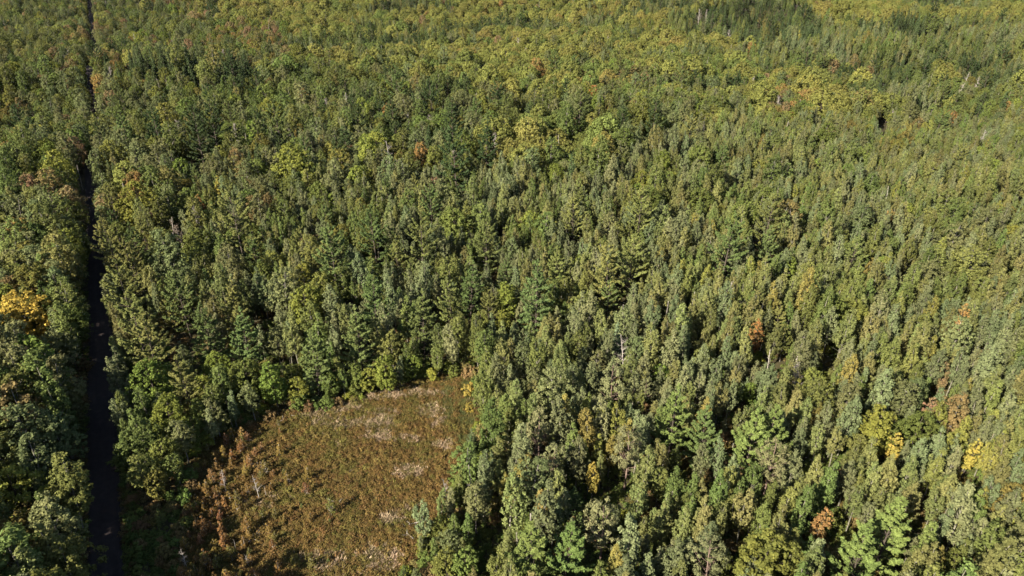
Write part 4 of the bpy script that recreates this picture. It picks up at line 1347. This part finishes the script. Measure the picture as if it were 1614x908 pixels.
# ---- low herbs, bracken and brush on the open forest floor, thickest in the gaps and beside the road
HERB = [tuft(51, .55, .5, 60, .24, .16), tuft(52, .7, .62, 70, .26, .17)]
herb_protos = [P.mesh('herb_tuft', False, True, None, LEAF[t_]) for t_ in ('shrub_green', 'shrub_bronze', 'heath_olive') for P in HERB]
herb_rows = []
hy = rng.uniform(45, 200, 60000)
hx = rng.uniform(-1, 1, 60000) * (hy * .86 + 20)
hro, hdc = road_offset(hx, hy), clearing_depth(hx, hy)
hn = noise(hx, hy, 6.0, 71)
for i in range(60000):
    if abs(hro[i]) < 2.5 or hdc[i] > .3:
        continue
    if hy[i] > 120 and rng.uniform() < .5:
        continue
    herb_rows.append((hx[i], hy[i], float(terrain(hx[i], hy[i])), rng.uniform(.6, 1.25), rng.normal() * .1, rng.normal() * .1, rng.uniform(0, 6.28), (0 if hn[i] < .5 else 4 if hn[i] < .62 else 2) + int(rng.integers(0, 2))))
scatter('forest_herbs', herb_rows, herb_protos, 'low green and bronze herbs and brush on the forest floor')

# ---- fallen trunks
LOG_MAT = BARK['bleached']


def fallen(label, px0, py0, px1, py1, r, z=.45, n=6, seed=0):
    a, b = ground(px0, py0, z), ground(px1, py1, z)
    rg = np.random.default_rng(seed)
    P = Plant()
    L = np.linalg.norm(b - a)
    d = (b - a) / L
    sd = np.array([-d[1], d[0], 0])
    pts = [d * L * t + sd * L * .05 * math.sin(t * 5 + seed) + np.array([0, 0, .12 * math.sin(t * 7)]) for t in np.linspace(0, 1, 6)]
    P.tube(pts, [r * (1 - .7 * t) for t in np.linspace(0, 1, 6)], 6)
    Q = Plant()
    for k in range(n):
        t = rg.uniform(.25, .95)
        c = d * L * t
        e = c + (d * rg.uniform(.2, .6) + sd * rg.choice([-1, 1]) * rg.uniform(.4, .9) + UPV * rg.uniform(.1, .6)) * rg.uniform(.5, 1.5)
        Q.tube([c, (c + e) / 2 + UPV * .05, e], [r * .4, r * .25, .012], 4)
    root = bpy.data.objects.new('fallen_tree', None)
    COL.objects.link(root)
    root.location = a
    for nm, pl in (('trunk', P), ('branch', Q)):
        o = bpy.data.objects.new(nm, pl.mesh(nm, True, False, LOG_MAT, None))
        COL.objects.link(o)
        o.parent = root
    root['label'], root['category'], root['group'] = label, 'fallen tree', 'fallen dead trees at the clearing'


fallen('pale fallen trunk pointing into the clearing from its right edge', 672, 818, 632, 832, .13, seed=1)
fallen('short white fallen trunk low on the right edge of the clearing', 652, 848, 628, 836, .15, n=3, seed=2)
fallen('slender fallen stem lying on the open brown bog', 514, 786, 548, 795, .10, n=3, seed=3)
fallen('tangled grey fallen tree among saplings in the left of the bog', 388, 855, 410, 846, .10, n=9, seed=4)
fallen('bleached fallen tree at the upper left tip of the clearing', 428, 672, 462, 652, .12, n=8, seed=5)
fallen('tan fallen tree in the brush behind the clearing', 750, 512, 768, 490, .14, z=1.2, n=7, seed=6)

# ------------------------------------------------------------------ thin air between the camera and the far forest
def haze_box(lo, hi, density):
    v = [(x, y, z) for z in (lo[2], hi[2]) for y in (lo[1], hi[1]) for x in (lo[0], hi[0])]
    f = [(0, 2, 3, 1), (4, 5, 7, 6), (0, 1, 5, 4), (2, 6, 7, 3), (0, 4, 6, 2), (1, 3, 7, 5)]
    m, nt, out = new_mat('thin_haze')
    pv = nt.nodes.new('ShaderNodeVolumePrincipled')
    pv.inputs['Color'].default_value = (.86, .90, .95, 1)
    pv.inputs['Density'].default_value = density
    nt.links.new(pv.outputs[0], out.inputs['Volume'])
    o = mesh_obj('haze', v, f, [m])
    o['kind'] = 'stuff'
    o['label'] = 'thin pale air over the whole forest'


haze_box((-5600, -5300, -28), (5600, 5900, 96), .0000045)
